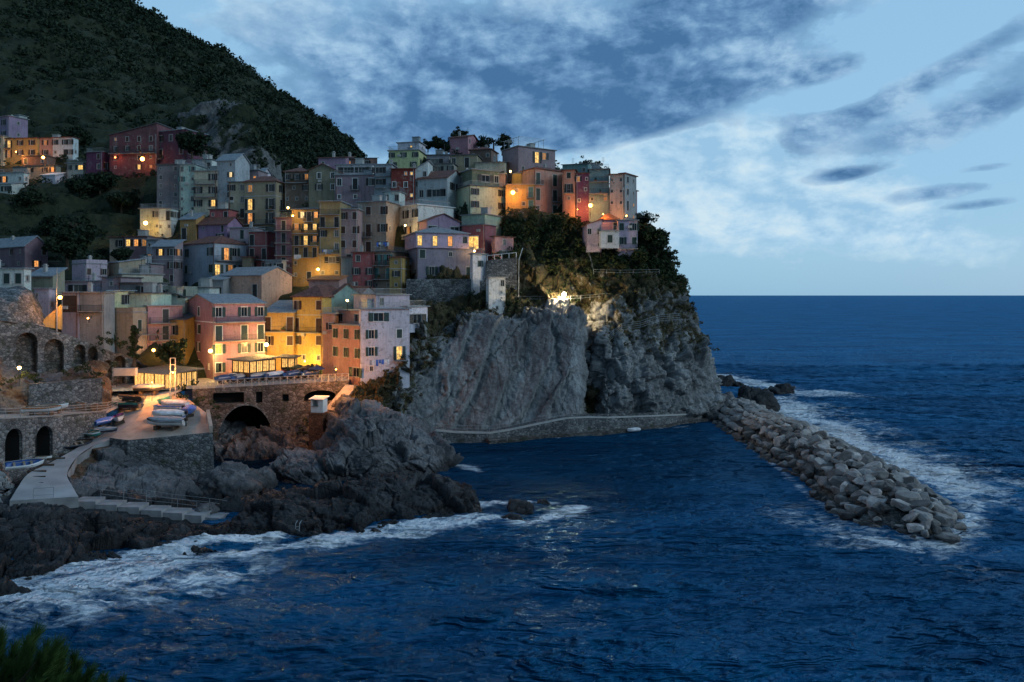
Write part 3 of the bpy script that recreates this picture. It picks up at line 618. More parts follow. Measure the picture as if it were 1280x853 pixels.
def house(label, px, yt, yb, Y, th, col, A='', B='', roof=('slab',), sh='shutter_green', trim='trim', depth=None, cat='house', zbase=None, opts='', group='houses of the cliffside village', deep=5.0):
    if deep == 5.0 and any(k in label for k in ('attic', 'storey open', 'storey with', 'roof room', 'roof studio', 'loft', 'white bay', 'centre of', 'rooftop', 'terrace room')): deep = .25
    xL, xM, xR = px; th = R(th); c, s = math.cos(th), math.sin(th)
    Cc = W(xM, yb, Y); rL, rR = (xL-640)/F, (xR-640)/F
    wA = (Cc.x-rL*Cc.y)/(c+rL*s); wA = max(1.2, min(40, wA))
    den = s-rR*c
    if xR > xM and den > .02: wB = max(1.5, min(16, (rR*Cc.y-Cc.x)/den))
    else: wB = depth or 8.0
    if depth: wB = depth
    h = (yb-yt)*Y/F; zb = Cc.z
    root = empty('house', Cc, -th, label, cat, group)
    BASES.append((Cc.x, Cc.y, zb)); l = Vector((-wA*c, wA*s, 0)); BASES.append((Cc.x+l.x, Cc.y+l.y, zb)); 
    if wB > 3: BASES.append((Cc.x+s*wB+l.x*.5, Cc.y+c*wB+l.y*.5, zb+wB*.45))
    tint = COL[col] if isinstance(col, str) else col
    tint = tuple(max(.01, v*RH.uniform(.92, 1.06)) for v in tint)
    mb = MB(); wins = []
    def face(w, spec, xf, tr):
        ops = []
        rows = spec.split('|') if spec else []
        fh = h/max(1, len(rows))
        for ri, row in enumerate(rows):
            bal = row.startswith('='); par = row.startswith('~'); row = row.lstrip('=~')
            z0 = h-(ri+1)*fh; n = len(row); sc = min(1.2, fh/2.85, (w/max(1, n))/1.2)
            sc = max(sc, .45)
            for i, ch in enumerate(row):
                if ch == '.': continue
                u = w*(i+.5)/n
                kind = {'w': 'w', 'c': 'w', 'n': 'w', 'L': 'w', 'l': 'w', 'O': 'w', 'p': 'w', 'd': 'd', 'D': 'd', 'b': 'd', 'B': 'd', 'e': 'd', 'W': 'W', 'Y': 'W', 's': 's', 'k': 's', 'g': 'g', 'G': 'g'}[ch]
                ww, hh, sl = WS[kind]; ww *= sc; hh *= sc; sl = sl*sc if kind in 'wWs' else .05
                if sl+hh > fh-.15: hh = fh-.2-sl
                u0, u1 = u-ww/2, u+ww/2
                if u0 < .1 or u1 > w-.1: continue
                ops.append((u0, u1, z0+sl, z0+sl+hh)); wins.append((tr, u, z0+sl, ch, kind, sc))
                if ch in 'bB' or (ch in 'dDn' and kind == 'd' and not bal and not par and ri < len(rows)-1 and n > 1 and RH.random() < .4): bals.append((tr, max(.05, u-1.0), min(w-.05, u+1.0), z0))
            if bal and n: bals.append((tr, .15, w-.15, z0))
            if par and n: bals.append((tr, w*.5/n, w-w*.5/n, z0))
        us = sorted({0, w, *[o[0] for o in ops], *[o[1] for o in ops]}); zs = sorted({-deep, h, *[o[2] for o in ops], *[o[3] for o in ops]})
        for i in range(len(us)-1):
            um = (us[i]+us[i+1])/2; run = None
            for j in range(len(zs)-1):
                zm = (zs[j]+zs[j+1])/2; hole = any(o[0] < um < o[1] and o[2] < zm < o[3] for o in ops)
                if not hole and run is None: run = zs[j]
                if (hole or j == len(zs)-2) and run is not None:
                    ze = zs[j] if hole else zs[j+1]
                    mb.quad(xf(us[i], run, 0), xf(us[i+1], run, 0), xf(us[i+1], ze, 0), xf(us[i], ze, 0)); run = None
        for (a, b_, za, zc) in ops:
            D = .19; mb.quad(xf(a, za, 0), xf(a, za, D), xf(a, zc, D), xf(a, zc, 0)); mb.quad(xf(b_, za, D), xf(b_, za, 0), xf(b_, zc, 0), xf(b_, zc, D))
            mb.quad(xf(a, za, 0), xf(b_, za, 0), xf(b_, za, D), xf(a, za, D)); mb.quad(xf(a, zc, D), xf(b_, zc, D), xf(b_, zc, 0), xf(a, zc, 0))
    bals = []
    fA = lambda u, z, d: (-wA+u, d, z); fB = lambda u, z, d: (-d, u, z)
    face(wA, A, fA, 'A'); face(wB, B, fB, 'B')
    mb.quad((-wA, wB, -deep), (-wA, 0, -deep), (-wA, 0, h), (-wA, wB, h)); mb.quad((0, wB, -deep), (-wA, wB, -deep), (-wA, wB, h), (0, wB, h))
    rk = roof[0]; rise = roof[1] if len(roof) > 1 and not isinstance(roof[1], str) else 1.6; rm = roof[-1] if len(roof) > 1 and isinstance(roof[-1], str) else 'roof_dark'
    o = .35; t = .16; rb_ = MB(); EPS = .004
    wallm = 'plaster'
    if rk in ('gA', 'gB', 'hip', 'shed', 'shedB'): mb.quad((-wA, 0, h-.01), (0, 0, h-.01), (0, wB, h-.01), (-wA, wB, h-.01))
    if rk == 'gB':
        y2 = wB/2; sl = rise/y2; mb.tri((0, 0, h), (0, wB, h), (0, y2, h+rise)); mb.tri((-wA, wB, h), (-wA, 0, h), (-wA, y2, h+rise))
        for sg in (-1, 1):
            ye = -o if sg < 0 else wB+o; ze = h-o*sl+EPS; zr = h+rise+EPS
            rb_.hexa([(-wA-o, ye, ze), (o, ye, ze), (o, y2, zr), (-wA-o, y2, zr), (-wA-o, ye, ze+t), (o, ye, ze+t), (o, y2+sg*.002, zr+t), (-wA-o, y2+sg*.002, zr+t)] if sg < 0 else
                     [(-wA-o, y2, zr), (o, y2, zr), (o, ye, ze), (-wA-o, ye, ze), (-wA-o, y2+.002, zr+t), (o, y2+.002, zr+t), (o, ye, ze+t), (-wA-o, ye, ze+t)])
    elif rk == 'gA':
        x2 = -wA/2; sl = rise/(wA/2); mb.tri((-wA, 0, h), (0, 0, h), (x2, 0, h+rise)); mb.tri((0, wB, h), (-wA, wB, h), (x2, wB, h+rise))
        for sg in (-1, 1):
            xe = -wA-o if sg < 0 else o; ze = h-o*sl+EPS; zr = h+rise+EPS
            P_ = [(xe, -o, ze), (x2, -o, zr), (x2, wB+o, zr), (xe, wB+o, ze)] if sg < 0 else [(x2, -o, zr), (xe, -o, ze), (xe, wB+o, ze), (x2, wB+o, zr)]
            rb_.hexa(P_+[(q[0]+(sg*.002 if q[0] == x2 else 0), q[1], q[2]+t) for q in P_])
    elif rk == 'hip':
        x0, x1, y0, y1 = -wA-o, o, -o, wB+o; m_ = min(x1-x0, y1-y0)/2
        if x1-x0 > y1-y0: a_, b2 = (x0+m_*.95, (y0+y1)/2), (x1-m_*.95, (y0+y1)/2)
        else: a_, b2 = ((x0+x1)/2, y0+m_*.95), ((x0+x1)/2, y1-m_*.95)
        z0, z1 = h+EPS, h+rise
        rb_.box(x0, x1, y0, y1, z0, z0+t)
        A_, B_ = (*a_, z1+t), (*b2, z1+t); q = [(x0, y0, z0+t), (x1, y0, z0+t), (x1, y1, z0+t), (x0, y1, z0+t)]
        if x1-x0 > y1-y0: rb_.quad(q[0], q[1], B_, A_); rb_.quad(q[2], q[3], A_, B_); rb_.tri(q[1], q[2], B_); rb_.tri(q[3], q[0], A_)
        else: rb_.quad(q[1], q[2], B_, A_); rb_.quad(q[3], q[0], A_, B_); rb_.tri(q[0], q[1], A_); rb_.tri(q[2], q[3], B_)
    elif rk == 'shed':      # low in front, high at the back
        sl = rise/wB; mb.tri((0, 0, h), (0, wB, h), (0, wB, h+rise)); mb.tri((-wA, wB, h), (-wA, 0, h), (-wA, wB, h+rise)); mb.quad((0, wB, h), (-wA, wB, h), (-wA, wB, h+rise), (0, wB, h+rise))
        P_ = [(-wA-o, -o, h-o*sl+EPS), (o, -o, h-o*sl+EPS), (o, wB+o, h+rise+o*sl+EPS), (-wA-o, wB+o, h+rise+o*sl+EPS)]; rb_.hexa(P_+[(a[0], a[1], a[2]+t) for a in P_])
    elif rk == 'shedB':     # low on the left, high on the right
        sl = rise/wA; mb.tri((-wA, 0, h), (0, 0, h), (0, 0, h+rise)); mb.tri((0, wB, h), (-wA, wB, h), (0, wB, h+rise)); mb.quad((0, 0, h), (0, wB, h), (0, wB, h+rise), (0, 0, h+rise))
        P_ = [(-wA-o, -o, h-o*sl+EPS), (o, -o, h+rise+o*sl+EPS), (o, wB+o, h+rise+o*sl+EPS), (-wA-o, wB+o, h-o*sl+EPS)]; rb_.hexa(P_+[(a[0], a[1], a[2]+t) for a in P_])
    else:
        o2 = .35 if rk in ('slab', 'terr') else .12
        rb_.box(-wA-o2, o2, -o2, wB+o2, h+EPS, h+.18)
        if rk == 'flat':
            for (x0, x1, y0, y1) in ((-wA, 0, 0, .2), (-wA, 0, wB-.2, wB), (-wA, -wA+.2, .2, wB-.2), (-.2, 0, .2, wB-.2)): mb.box(x0, x1, y0, y1, h+.18, h+.85)
    wo = mb.build('wall', wallm, root); wo.color = (*tint, 1)
    ro = rb_.build('roof', rm if rk not in ('flat', 'terr', 'slab') or (len(roof) > 1) else 'concrete', root)
    if rk == 'terr' or 'R' in opts:
        m2 = MB(); zt = h+(.18 if rk in ('terr', 'slab') else .85); rail_on(m2, [(-wA, wB*.9, zt), (-wA, 0, zt), (0, 0, zt), (0, wB*.9, zt)], 1.0, .3); m2.build('railing', 'rail_grey', root)
    if rk in ('gA', 'gB', 'hip', 'shed', 'slab', 'flat') and 'x' not in opts and wA > 4 and RH.random() < .75:
        m2 = MB(); cx = -wA*RH.uniform(.2, .8); cy = wB*RH.uniform(.35, .75); zz = h+(.1 if rk in ('slab', 'flat') else rise*.3); ht = 1.5 if rk not in ('slab', 'flat') else 1.3
        m2.box(cx-.3, cx+.3, cy-.25, cy+.25, zz, zz+ht); m2.box(cx-.4, cx+.4, cy-.35, cy+.35, zz+ht, zz+ht+.1); m2.box(cx-.22, cx+.22, cy-.18, cy+.18, zz+ht+.1, zz+ht+.35); m2.build('chimney', 'trim', ro)
    if rk in ('slab', 'terr', 'flat') and wA > 4 and wB > 4 and RH.random() < .5:
        m2 = MB(); cx = -wA*RH.uniform(.3, .7); cy = wB*.6; m2.box(cx-.9, cx+.9, cy-.7, cy+.7, h+.1, h+1.9); m2.box(cx-1.05, cx+1.05, cy-.85, cy+.85, h+1.9, h+2.0); m2.box(cx-.35, cx+.35, cy-.74, cy-.7, h+.2, h+1.7); m2.build('roof_hut', RH.choice(['trim', 'concrete', 'roof_slate']), root)
    if 'a' in opts or RH.random() < .3:
        m2 = MB(); cx = -wA*.3; cy = wB*.5; zz = h+.1
        m2.tube([(cx, cy, zz), (cx, cy, zz+rise*.5+2.6)], .03, 4)
        for k in range(4): m2.tube([(cx-.45+.04*k, cy, zz+rise*.5+1.6+.3*k), (cx+.45-.04*k, cy, zz+rise*.5+1.6+.3*k)], .02, 4)
        m2.build('antenna', 'iron', root)
    if h > 5 and wA > 2.5 and 'x' not in opts:
        m2 = MB(); dx_ = -.22 if RH.random() < .6 else -wA+.25; m2.tube([(dx_, -.30, h-.02), (dx_, -.09, h-.5), (dx_, -.09, -1.5)], .055, 5); m2.build('downpipe', RH.choice(['rail_grey', 'trim', 'roof_tile']), root)
    if h > 5.5 and 'x' not in opts and RH.random() < .4 and A.count('|') and B.count('|'):
        m2 = MB(); nr = A.count('|')+1
        for k in (1,): m2.box(-wA-.03, .05, -.05, -.002, h-k*h/nr-.1, h-k*h/nr+.08); m2.box(.002, .05, -.002, wB, h-k*h/nr-.1, h-k*h/nr+.08)
        m2.build('string_course', trim, root)
    if RH.random() < .35 and h > 4:
        m2 = MB(); ux = -wA*RH.uniform(.15, .85); uz = h*RH.uniform(.2, .75); m2.box(ux-.4, ux+.4, -.38, -.02, uz, uz+.55); m2.build('air_unit', 'trim', root)
    if 'p' in opts:      # pergola or sun roof frame above the roof
        m2 = MB(); zt = h+.18
        for x in (-wA*.95, -wA*.65, -wA*.35, -wA*.05):
            for y_ in (.3, wB*.7): m2.tube([(x, y_, zt), (x, y_, zt+2.2)], .05, 5)
        for y_ in (.3, wB*.7): m2.tube([(-wA, y_, zt+2.2), (0, y_, zt+2.2)], .06, 5)
        for k in range(7): m2.tube([(-wA*k/6, 0, zt+2.27), (-wA*k/6, wB*.75, zt+2.27)], .04, 4)
        m2.build('pergola', 'rail_grey', root)
    for (tr, a, b_, z0) in bals:
        m2 = MB(); dp = .95
        if tr == 'A': m2.box(-wA+a, -wA+b_, -dp, .0, z0-.14, z0); pts_ = [(-wA+a+.04, -.02, z0), (-wA+a+.04, -dp+.04, z0), (-wA+b_-.04, -dp+.04, z0), (-wA+b_-.04, -.02, z0)]
        else: m2.box(.0, dp, a, b_, z0-.14, z0); pts_ = [(.02, a+.04, z0), (dp-.04, a+.04, z0), (dp-.04, b_-.04, z0), (.02, b_-.04, z0)]
        bo = m2.build('balcony', 'concrete', root); m3 = MB(); rail_on(m3, pts_, 1.0, .17, .025, .05); m3.build('railing', 'iron' if 'w' not in opts else 'trim_white', bo)
        if RH.random() < .45:
            for k in range(RH.randint(1, 2)):
                m4 = MB(); f_ = RH.uniform(.1, .9); lo = Vector(pts_[1]).lerp(Vector(pts_[2]), f_); yo = .2 if tr == 'A' else 0; xo = -.2 if tr == 'B' else 0
                m4.box(lo.x+xo-.16, lo.x+xo+.16, lo.y+yo-.16, lo.y+yo+.16, lo.z+.01, lo.z+.32)
                for j in range(12):
                    qx, qy, qz = lo.x+xo+RH.uniform(-.3, .2), lo.y+yo+RH.uniform(-.3, .2), lo.z+RH.uniform(.2, .8)
                    n_ = len(m4.v); m4.v += [(lo.x+xo, lo.y+yo, lo.z+.3), (qx, qy, qz), (qx+.12, qy+.05, qz+.2), (qx+.1, qy+.1, qz-.02)]; m4.f.append((n_, n_+1, n_+2, n_+3)); m4.m.append(1)
                m4.build('planter', ['roof_orange', 'leaf'], bo)
    for (tr, u, z, ch, kind, sc) in wins:
        loc = (-wA+u, 0, z) if tr == 'A' else (0, u, z); rz = 0 if tr == 'A' else math.pi/2
        wn = put('window' if kind in 'wWs' else 'door', wmesh(kind, trim), root, loc, rz, sc)
        pm = 'glass_curtain' if RH.random() < .22 else 'glass_dark'
        if ch in 'LlDYGk': pm = RH.choice(['lit_yellow', 'lit_pale', 'lit_yellow', 'lit_orange', 'lit_dim'])
        elif RH.random() < .02: pm = 'lit_dim'
        if ch == 'c' and RH.random() < .3: ch = RH.choice('pw')
        if ch == 'n' and sh and RH.random() < .25: ch = 'w'
        put('pane', panemesh(kind, pm), wn)
        if not sh: continue
        if ch in 'wLO' or (ch in 'DB') or (ch == 'W' and sh) or ch == 'Y':
            for sd in (-1, 1): put('shutter', shmesh(kind, sh, sd, False), wn)
        elif ch in 'cdbg':
            for sd in (-1, 1): put('shutter', shmesh(kind, sh, sd, True), wn)
        elif ch == 'p': put('shutter', shmesh(kind, sh, 1, False), wn); put('shutter', shmesh(kind, sh, -1, True), wn)
    root['_w'] = 1; del root['_w']
    return root, wA, wB, h
T, S, D_ = 'roof_tile', 'roof_slate', 'roof_dark'
# ---------- far upper left
house('violet house at the far upper left edge, above the amber lit terrace row', (-26, 11, 17), 145, 174, 236, 25, 'violet', 'w.w|w.w', 's|s', ('slab',), depth=6)
house('small blue grey house behind the violet one at the upper left edge', (15, 24, 34), 144, 163, 245, 25, 'blue', 's|.', 's|s', ('slab',))
house('pale narrow house end at the left edge beside the amber lit row', (-24, 4, 8), 170, 209, 226, 12, 'cream', '.w|.w|.w', '', ('slab',), depth=5)
house('amber lit yellow terrace house with brown shutters and balcony, upper left', (4, 47, 48), 173, 197, 226, 4, 'yellow', 'Dww|Dww', '', ('slab', T), 'shutter_brown', depth=7, opts='x')
house('red terrace house with one lit window between yellow and white ones, upper left', (47, 66, 67), 173, 197, 226.5, 4, 'salmon', 'L|w', '', ('slab', T), 'shutter_brown', depth=7, opts='x')
house('white end house of the upper left row, dark shutters and pale gable', (66, 91, 98), 172, 197, 225.5, 6, 'white', 'w.ww|s.dw', 's', ('slab', T), 'shutter_dark', opts='x')
house('low brown house with flat roof below the red terrace house', (27, 58, 61), 195, 209, 220, 6, 'brown', 'c.s', '', ('slab', D_), depth=6)
house('beige house with two shuttered windows and a lit corner window, upper left', (34, 70, 76), 207, 230, 214, 8, 'beige', 'w.wL|s.sk', 's', ('slab', D_), 'shutter_dark')
house('white house with a lit window and roof terrace low in the upper left group', (0, 30, 36), 216, 232, 208, 10, 'white', 'L.s', 's', ('terr',), 'shutter_brown')
house('grey roofed annex behind the white roof terrace at the left edge', (16, 34, 37), 209, 220, 214, 8, 'grey', 's.s', '', ('slab', D_), depth=5)
house('tiny white house at the left edge under the lit white house', (-10, 14, 18), 230, 243, 202, 10, 'white', '.W', '', ('shed', 1.0, S), depth=5)
house('small white roofed shed right of the beige upper left house', (52, 69, 73), 219, 228, 206, 8, 'white', '', '', ('shed', 1.2, 'trim_white'), depth=4, cat='shed', opts='x')
house('small cream two level house with a glowing veranda left of the maroon block', (83, 104, 110), 204, 227, 208, 10, 'cream', 'n.Y|..W', 's', ('terr',), 'shutter_dark')
house('low maroon wing left of the long maroon hillside building', (108, 128, 137), 190, 215, 206, 12, 'magenta', '.c|.n', 'w', ('terr',), 'shutter_brown')
house('long maroon hillside building with red glow on its wall, left half', (137, 196, 199), 168, 215, 204, 6, 'maroon', 'sccc|=nccn|n.ns|s.Ls', '', ('shedB', 3.0, D_), 'shutter_brown', depth=10)
house('tall maroon hillside building with lit balcony window, right half beside the tree', (182, 233, 259), 162, 214, 202, 20, (.17,.075,.12), 'Lnnk|nd.c|d..c', 'kkk|nsn|.ns', ('slab', S), 'shutter_brown')
# ---------- upper mid left
house('tall bare rubble stone tower house with a white band at its foot', (196, 224, 226), 206, 260, 183, 3, 'stone', 's.n|n.s|n.s|s.n|d.n', '', ('slab', D_), 'shutter_dark', depth=8)
house('tall pale green house with small windows right of the stone tower house', (224, 244, 246), 206, 268, 181, 4, 'mint', 'n.w|n.s|s.s|s.n|s.s', '', ('terr', S), 'shutter_teal', depth=9)
house('tall cream house with balcony stack and one lit window left of the gabled tower', (243, 271, 273), 214, 263, 180, 4, 'cream', '=W.n|=w.w|w.L', '', ('terr',), 'shutter_dark', depth=8)
house('white attic storey set back above the tall cream balcony house', (240, 265, 272), 200, 216, 187, 8, 'white', 'n.n', 's', ('slab', D_), depth=6)
house('tall narrow cream tower house with a white gable and a lit window', (271, 294, 312), 200, 263, 179, 14, 'blue', '.s|.L|.n|.w|.w', '', ('gB', 2.0, S), 'shutter_dark')
house('low slate roofed house with glowing windows behind the hip roofed beige house', (294, 323, 327), 213, 232, 186, 8, 'mauve', 'kkk', '', ('slab', S), depth=5)
house('white gable end peeping over the dark hipped roof', (326, 329, 344), 216, 230, 190, 14, 'white', '', 's', ('gB', 1.4, S), depth=3.5)
house('narrow beige house between gabled tower and hip roofed beige house', (286, 306, 308), 228, 273, 178, 4, 'beige', 'w.n|c.n|..b', '', ('slab', D_), 'shutter_dark', depth=8)
house('large beige house with dark hipped roof and two lit balcony windows', (306, 345, 358), 227, 280, 176, 10, 'sand', 'n.w|D.B|=D.B', 'w|b|s', ('hip', 1.6, T), 'shutter_dark', opts='')
house('low cream house with roof terrace lit by a bright yellow lamp', (175, 200, 204), 261, 291, 180, 4, 'cream', '..n|..s', '', ('terr',), 'shutter_dark', depth=8)
house('white terraced house with arched dark doors below the stone tower', (198, 214, 223), 261, 291, 178, 10, 'white', '.d|s.s', 'W|s', ('terr',), 'shutter_dark')
house('ochre house with dark door under a slate roof left of the violet gable', (225, 245, 256), 274, 300, 172, 12, 'ochre', 'b.', 's|', ('shed', 1.6, S), 'shutter_dark')
house('violet house with dark red roof above the blue house', (248, 284, 303), 280, 300, 170, 16, 'violet', 's.d|.W', 's|s', ('gB', 1.8, T), 'shutter_dark')
house('pale lilac house with two small windows right of the violet house', (287, 318, 329), 285, 327, 166, 10, 'lilac', '.dn|.nd|..s', 'b|s', ('slab', S), 'shutter_green')
house('cream and pink cottage with three lit windows left of the lilac terraces', (137, 155, 157), 297, 330, 170, 3, 'beige', '.w|.s', '', ('slab', T), 'shutter_dark', depth=7)
house('long pink house with three glowing windows behind the grey slate roofs', (155, 185, 190), 296, 330, 169, 4, 'pink', 'LLL|s.s', '', ('slab', T), 'shutter_brown', depth=8)
house('blue house with a violet terrace beside the long pink house', (183, 197, 204), 300, 345, 166, 10, 'blue', 's.|L.|s.', 's', ('terr',), 'shutter_dark')
house('pinkish house with slate roof and two lit windows left of the blue house', (190, 218, 229), 308, 357, 160, 12, 'mauve', '.L.w|s..w|L..n', 'L|w|', ('shed', 1.4, S), 'shutter_brown')
house('blue house with dark red roof and balconies, lit by two windows', (228, 268, 308), 304, 368, 158, 38, 'blue', 'c..c|c..c|c..c', '=.Dc.|D.L.w|=s..s', ('hip', 1.9, T), 'shutter_green')
house('dark red terraced house right of the lilac house, pots on its terraces', (311, 334, 346), 290, 342, 162, 12, 'rose', 'd..|=d.d|=c.c', 's|d', ('terr',), 'shutter_dark')
# ---------- middle towers
house('narrow maroon tower house with balcony stack left of the lit yellow tower', (344, 365, 367), 273, 350, 157, 4, 'dusk', '=.d.|=.d.|=.d.|=.d.|.L.', '', ('terr', T), 'shutter_dark', depth=8)
house('tall yellow tower house with four balconies and five glowing windows', (365, 399, 401), 262, 352, 156.5, 4, 'ochre', '.LdL|=LLL|=dDL|~ddd|s...|s.d.', '', ('shed', 1.2, D_), 'shutter_dark', depth=8)
house('ochre tower house topped by an amber lit loggia, laundry on its balcony', (399, 425, 427), 252, 350, 156, 4, (.46,.34,.16), '=G.G|=d.d|n.n|=W.n|.sWs|s.s', '', ('slab', S), 'shutter_dark', depth=8)
house('grey mauve tower house with brown shutters right of the ochre loggia tower', (425, 447, 449), 262, 350, 156.5, 4, 'mauve', 'c.c|c.p|c.c|.d.|s.d', '', ('terr', S), 'shutter_brown', depth=8)
house('broad pale beige tower house with brown shutters and one balcony', (447, 483, 500), 252, 318, 159, 14, 'beige', '.c.c|.b.c|.d.c', '..|s.|.s', ('slab', S), 'shutter_brown', opts='')
house('narrow white rooftop terrace room right above the beige tower house', (480, 499, 508), 240, 256, 166, 10, 'white', 'n.n', '', ('terr',), 'shutter_dark', depth=5)
house('rose pink house with white framed windows below the beige tower', (441, 467, 469), 316, 364, 152, 4, 'rose', 'n.|w.w|s.w', '', ('slab', T), 'shutter_dark', depth=9)
house('grey green balconied front right of the rose pink house', (467, 489, 507), 315, 366, 151.7, 16, (.34,.27,.2), '=wBw|=d.d|s.s', '', ('terr', D_), 'shutter_teal', depth=9)
house('narrow grey house squeezed left of the rose pink house', (426, 441, 443), 322, 366, 153, 4, 'grey', 'n.d|s.d', '', ('slab', D_), 'shutter_dark', depth=6)
house('ochre house end with one small window right of the grey green balconied front', (487, 503, 512), 322, 364, 150.6, 8, 'ochre', 's|w|s', 's|s|', ('slab', T), 'shutter_dark')
house('small dark red annex above the violet house, under the beige hipped house', (262, 286, 290), 262, 290, 174, 8, 'rose', 's.d|w.s', '', ('slab', D_), 'shutter_dark', depth=5)
house('narrow olive cottage between the blue house and the dark red terraced house', (303, 313, 318), 322, 366, 159, 8, 'olive', '.w|s.', 's|s', ('slab', T), 'shutter_dark')
house('low grey cottage with two small windows behind the pale pink gabled house', (330, 352, 358), 326, 362, 153, 10, 'grey', 'w.w|..', 's', ('slab', S), 'shutter_dark')
house('mauve cottage with a dim window left of the pinkish slate roofed house', (160, 188, 193), 330, 362, 156, 8, 'mauve', 'w.L|s.s', '', ('slab', S), 'shutter_dark', depth=6)
# ---------- top row
house('dark brown house with long balcony at the left end of the top row', (356, 386, 389), 215, 256, 178, 5, 'brown', '=w.w.w|.s.w|s.s.s', '', ('hip', 1.5, T), 'shutter_dark', depth=9)
house('olive house with white framed windows in the top row', (386, 420, 422), 213, 256, 176, 4, 'olive', '.n.n|.n.n|....', '', ('gA', 1.5, T), 'shutter_dark', trim='trim_white', depth=9)
house('mauve house with three tall framed windows under a white railed roof terrace', (419, 469, 472), 219, 256, 174, 4, 'mauve', 'n.d.n|s.s..', '', ('terr', S), 'shutter_dark', trim='trim_white', depth=9)
house('blue white glazed loft on the mauve house terrace', (420, 466, 470), 206, 220, 180, 4, 'white', 'nW.Wn', '', ('slab', S), 'shutter_dark', depth=5)
house('mauve gabled cottage high at the left of the top row', (398, 432, 436), 197, 213, 188, 8, 'violet', 's..', '', ('shed', 1.2, T), 'shutter_dark', depth=6)
house('brown cottage with three pale framed windows behind the mauve terrace house', (417, 462, 468), 198, 213, 190, 6, 'brown', 'n.n..n', '', ('shed', 1.3, D_), 'shutter_dark', depth=7)
house('pale blue house with terraces left of the dark red house', (468, 490, 493), 206, 250, 172, 4, 'blue', '=W.|=W.|...', '', ('slab', S), 'shutter_dark', depth=8)
house('dark red house with small pale windows in the middle of the top row', (489, 518, 520), 211, 252, 170, 4, 'red', '..kk|n.n.|.k.k', '', ('shed', 1.4, T), 'shutter_dark', depth=8, trim='trim_white')
house('pale grey narrow house right of the dark red house', (518, 535, 537), 212, 250, 171, 4, 'white', '.n|n.|.n', '', ('shedB', 1.8, S), 'shutter_dark', depth=8)
house('cream terraced house with white railings at the left of the summit', (486, 523, 537), 188, 212, 184, 8, 'lemon', 'w.w.w|w.w', 's.s', ('terr',), 'shutter_green', opts='')
house('white boxy roof studio with a lit window on the cream summit house', (497, 524, 534), 178, 190, 190, 12, 'white', '..kW', 's', ('slab',), depth=5)
house('grey summit house with glass fronted terrace', (533, 561, 564), 194, 212, 184, 6, 'grey', 'WW.W', '', ('slab', D_), 'shutter_dark', depth=6)
house('mauve pink house crowning the village summit between trees', (562, 585, 598), 171, 191, 192, 20, 'pink', '', 'n.n|s.s', ('gB', 1.1, T), 'shutter_dark')
house('low brown house with tiled roof right of the pink summit house', (587, 614, 622), 187, 203, 188, 14, 'brown', 's.s', 's', ('hip', 1.2, T), 'shutter_dark')
house('dark grey house with black loggia below the summit', (535, 567, 571), 205, 230, 177, 8, 'grey', '.W.n|....', '', ('slab', D_), 'shutter_dark', depth=7)
house('beige terrace house with tall dark door below the pink summit house', (563, 596, 600), 194, 225, 180, 8, 'sand', 'n.d.|.k..', '', ('slab', D_), 'shutter_dark', depth=7)
house('cream cottage with dark door right of the beige terrace house', (594, 631, 637), 203, 228, 177, 8, 'cream', 'n...d', '', ('shed', 1., D_), 'shutter_dark', depth=7)
house('red brown terrace room left of the yellow house', (612, 631, 634), 218, 236, 172, 4, 'salmon', '=w.W', '', ('terr',), 'shutter_dark', depth=5)
house('pale green house with four big green shutters and dark attic storey', (563, 588, 633), 232, 280, 166, 62, 'green', '', 'w..w|w..w|....', ('terr', D_), 'shutter_dark')
house('dark windowed attic storey on the pale green house', (563, 590, 624), 212, 232, 168.5, 60, (.16,.19,.14), 'n', 'W.W.n', ('slab', S), 'shutter_dark')
house('blue grey gabled house with a row of attic windows left of the pale green house', (522, 559, 580), 222, 280, 168, 20, 'blue', 'nnWn|....', '.W.s|..|', ('gB', 2.3, T), 'shutter_dark')
house('white house with railed roof terrace and lamp lit balcony door', (499, 522, 567), 256, 298, 161, 48, 'white', '.w.w|=.D.', '....|....', ('terr', 'trim_white'), 'shutter_dark', opts='w')
house('purple gabled attic with two large dark arched windows', (524, 534, 575), 276, 298, 157, 60, 'violet', '', 'W.W', ('gB', 1.6, T), None)
house('purple storey with open glazed loggia under a grey hipped roof', (506, 520, 586), 291, 308, 151, 70, 'lilac', 's', 'D.D.D.n', ('hip', 1.7, S), None, opts='x')
house('bare grey rendered house standing on the sea wall below the purple loggia', (510, 522, 592), 308, 350, 151.5, 70, (.30,.31,.34), '.|.', 'c..s.W|.c.s.d', ('terr', 'concrete'), 'shutter_green', opts='')
house('pale green blank house with glass terrace below the green shuttered house', (577, 606, 633), 268, 296, 160, 30, 'green', '', '...', ('slab',), depth=7, opts='x')
house('red house with one glowing tall window', (577, 606, 620), 281, 312, 157, 30, 'rose', '.G.', '..', ('terr',), 'shutter_dark', trim='trim_white')
house('small pink house on the sea wall with white posted terrace', (617, 619, 636), 296, 324, 155.5, 50, 'pink', '', '.n.|.W.', ('slab', T), 'shutter_green', depth=5.0)
house('slim white house clinging to the stone sea wall', (588, 591, 609), 318, 358, 145.9, 60, 'white', '', '.c.|...', ('terr',), 'shutter_green', depth=3.0, opts='x')
house('white tapered box building hanging on the sea wall under the village', (609, 611, 634), 347, 394, 142.2, 62, 'white', '', '..n|...|.k.'.replace('k', 's'), ('slab',), None, depth=3.6, opts='x')
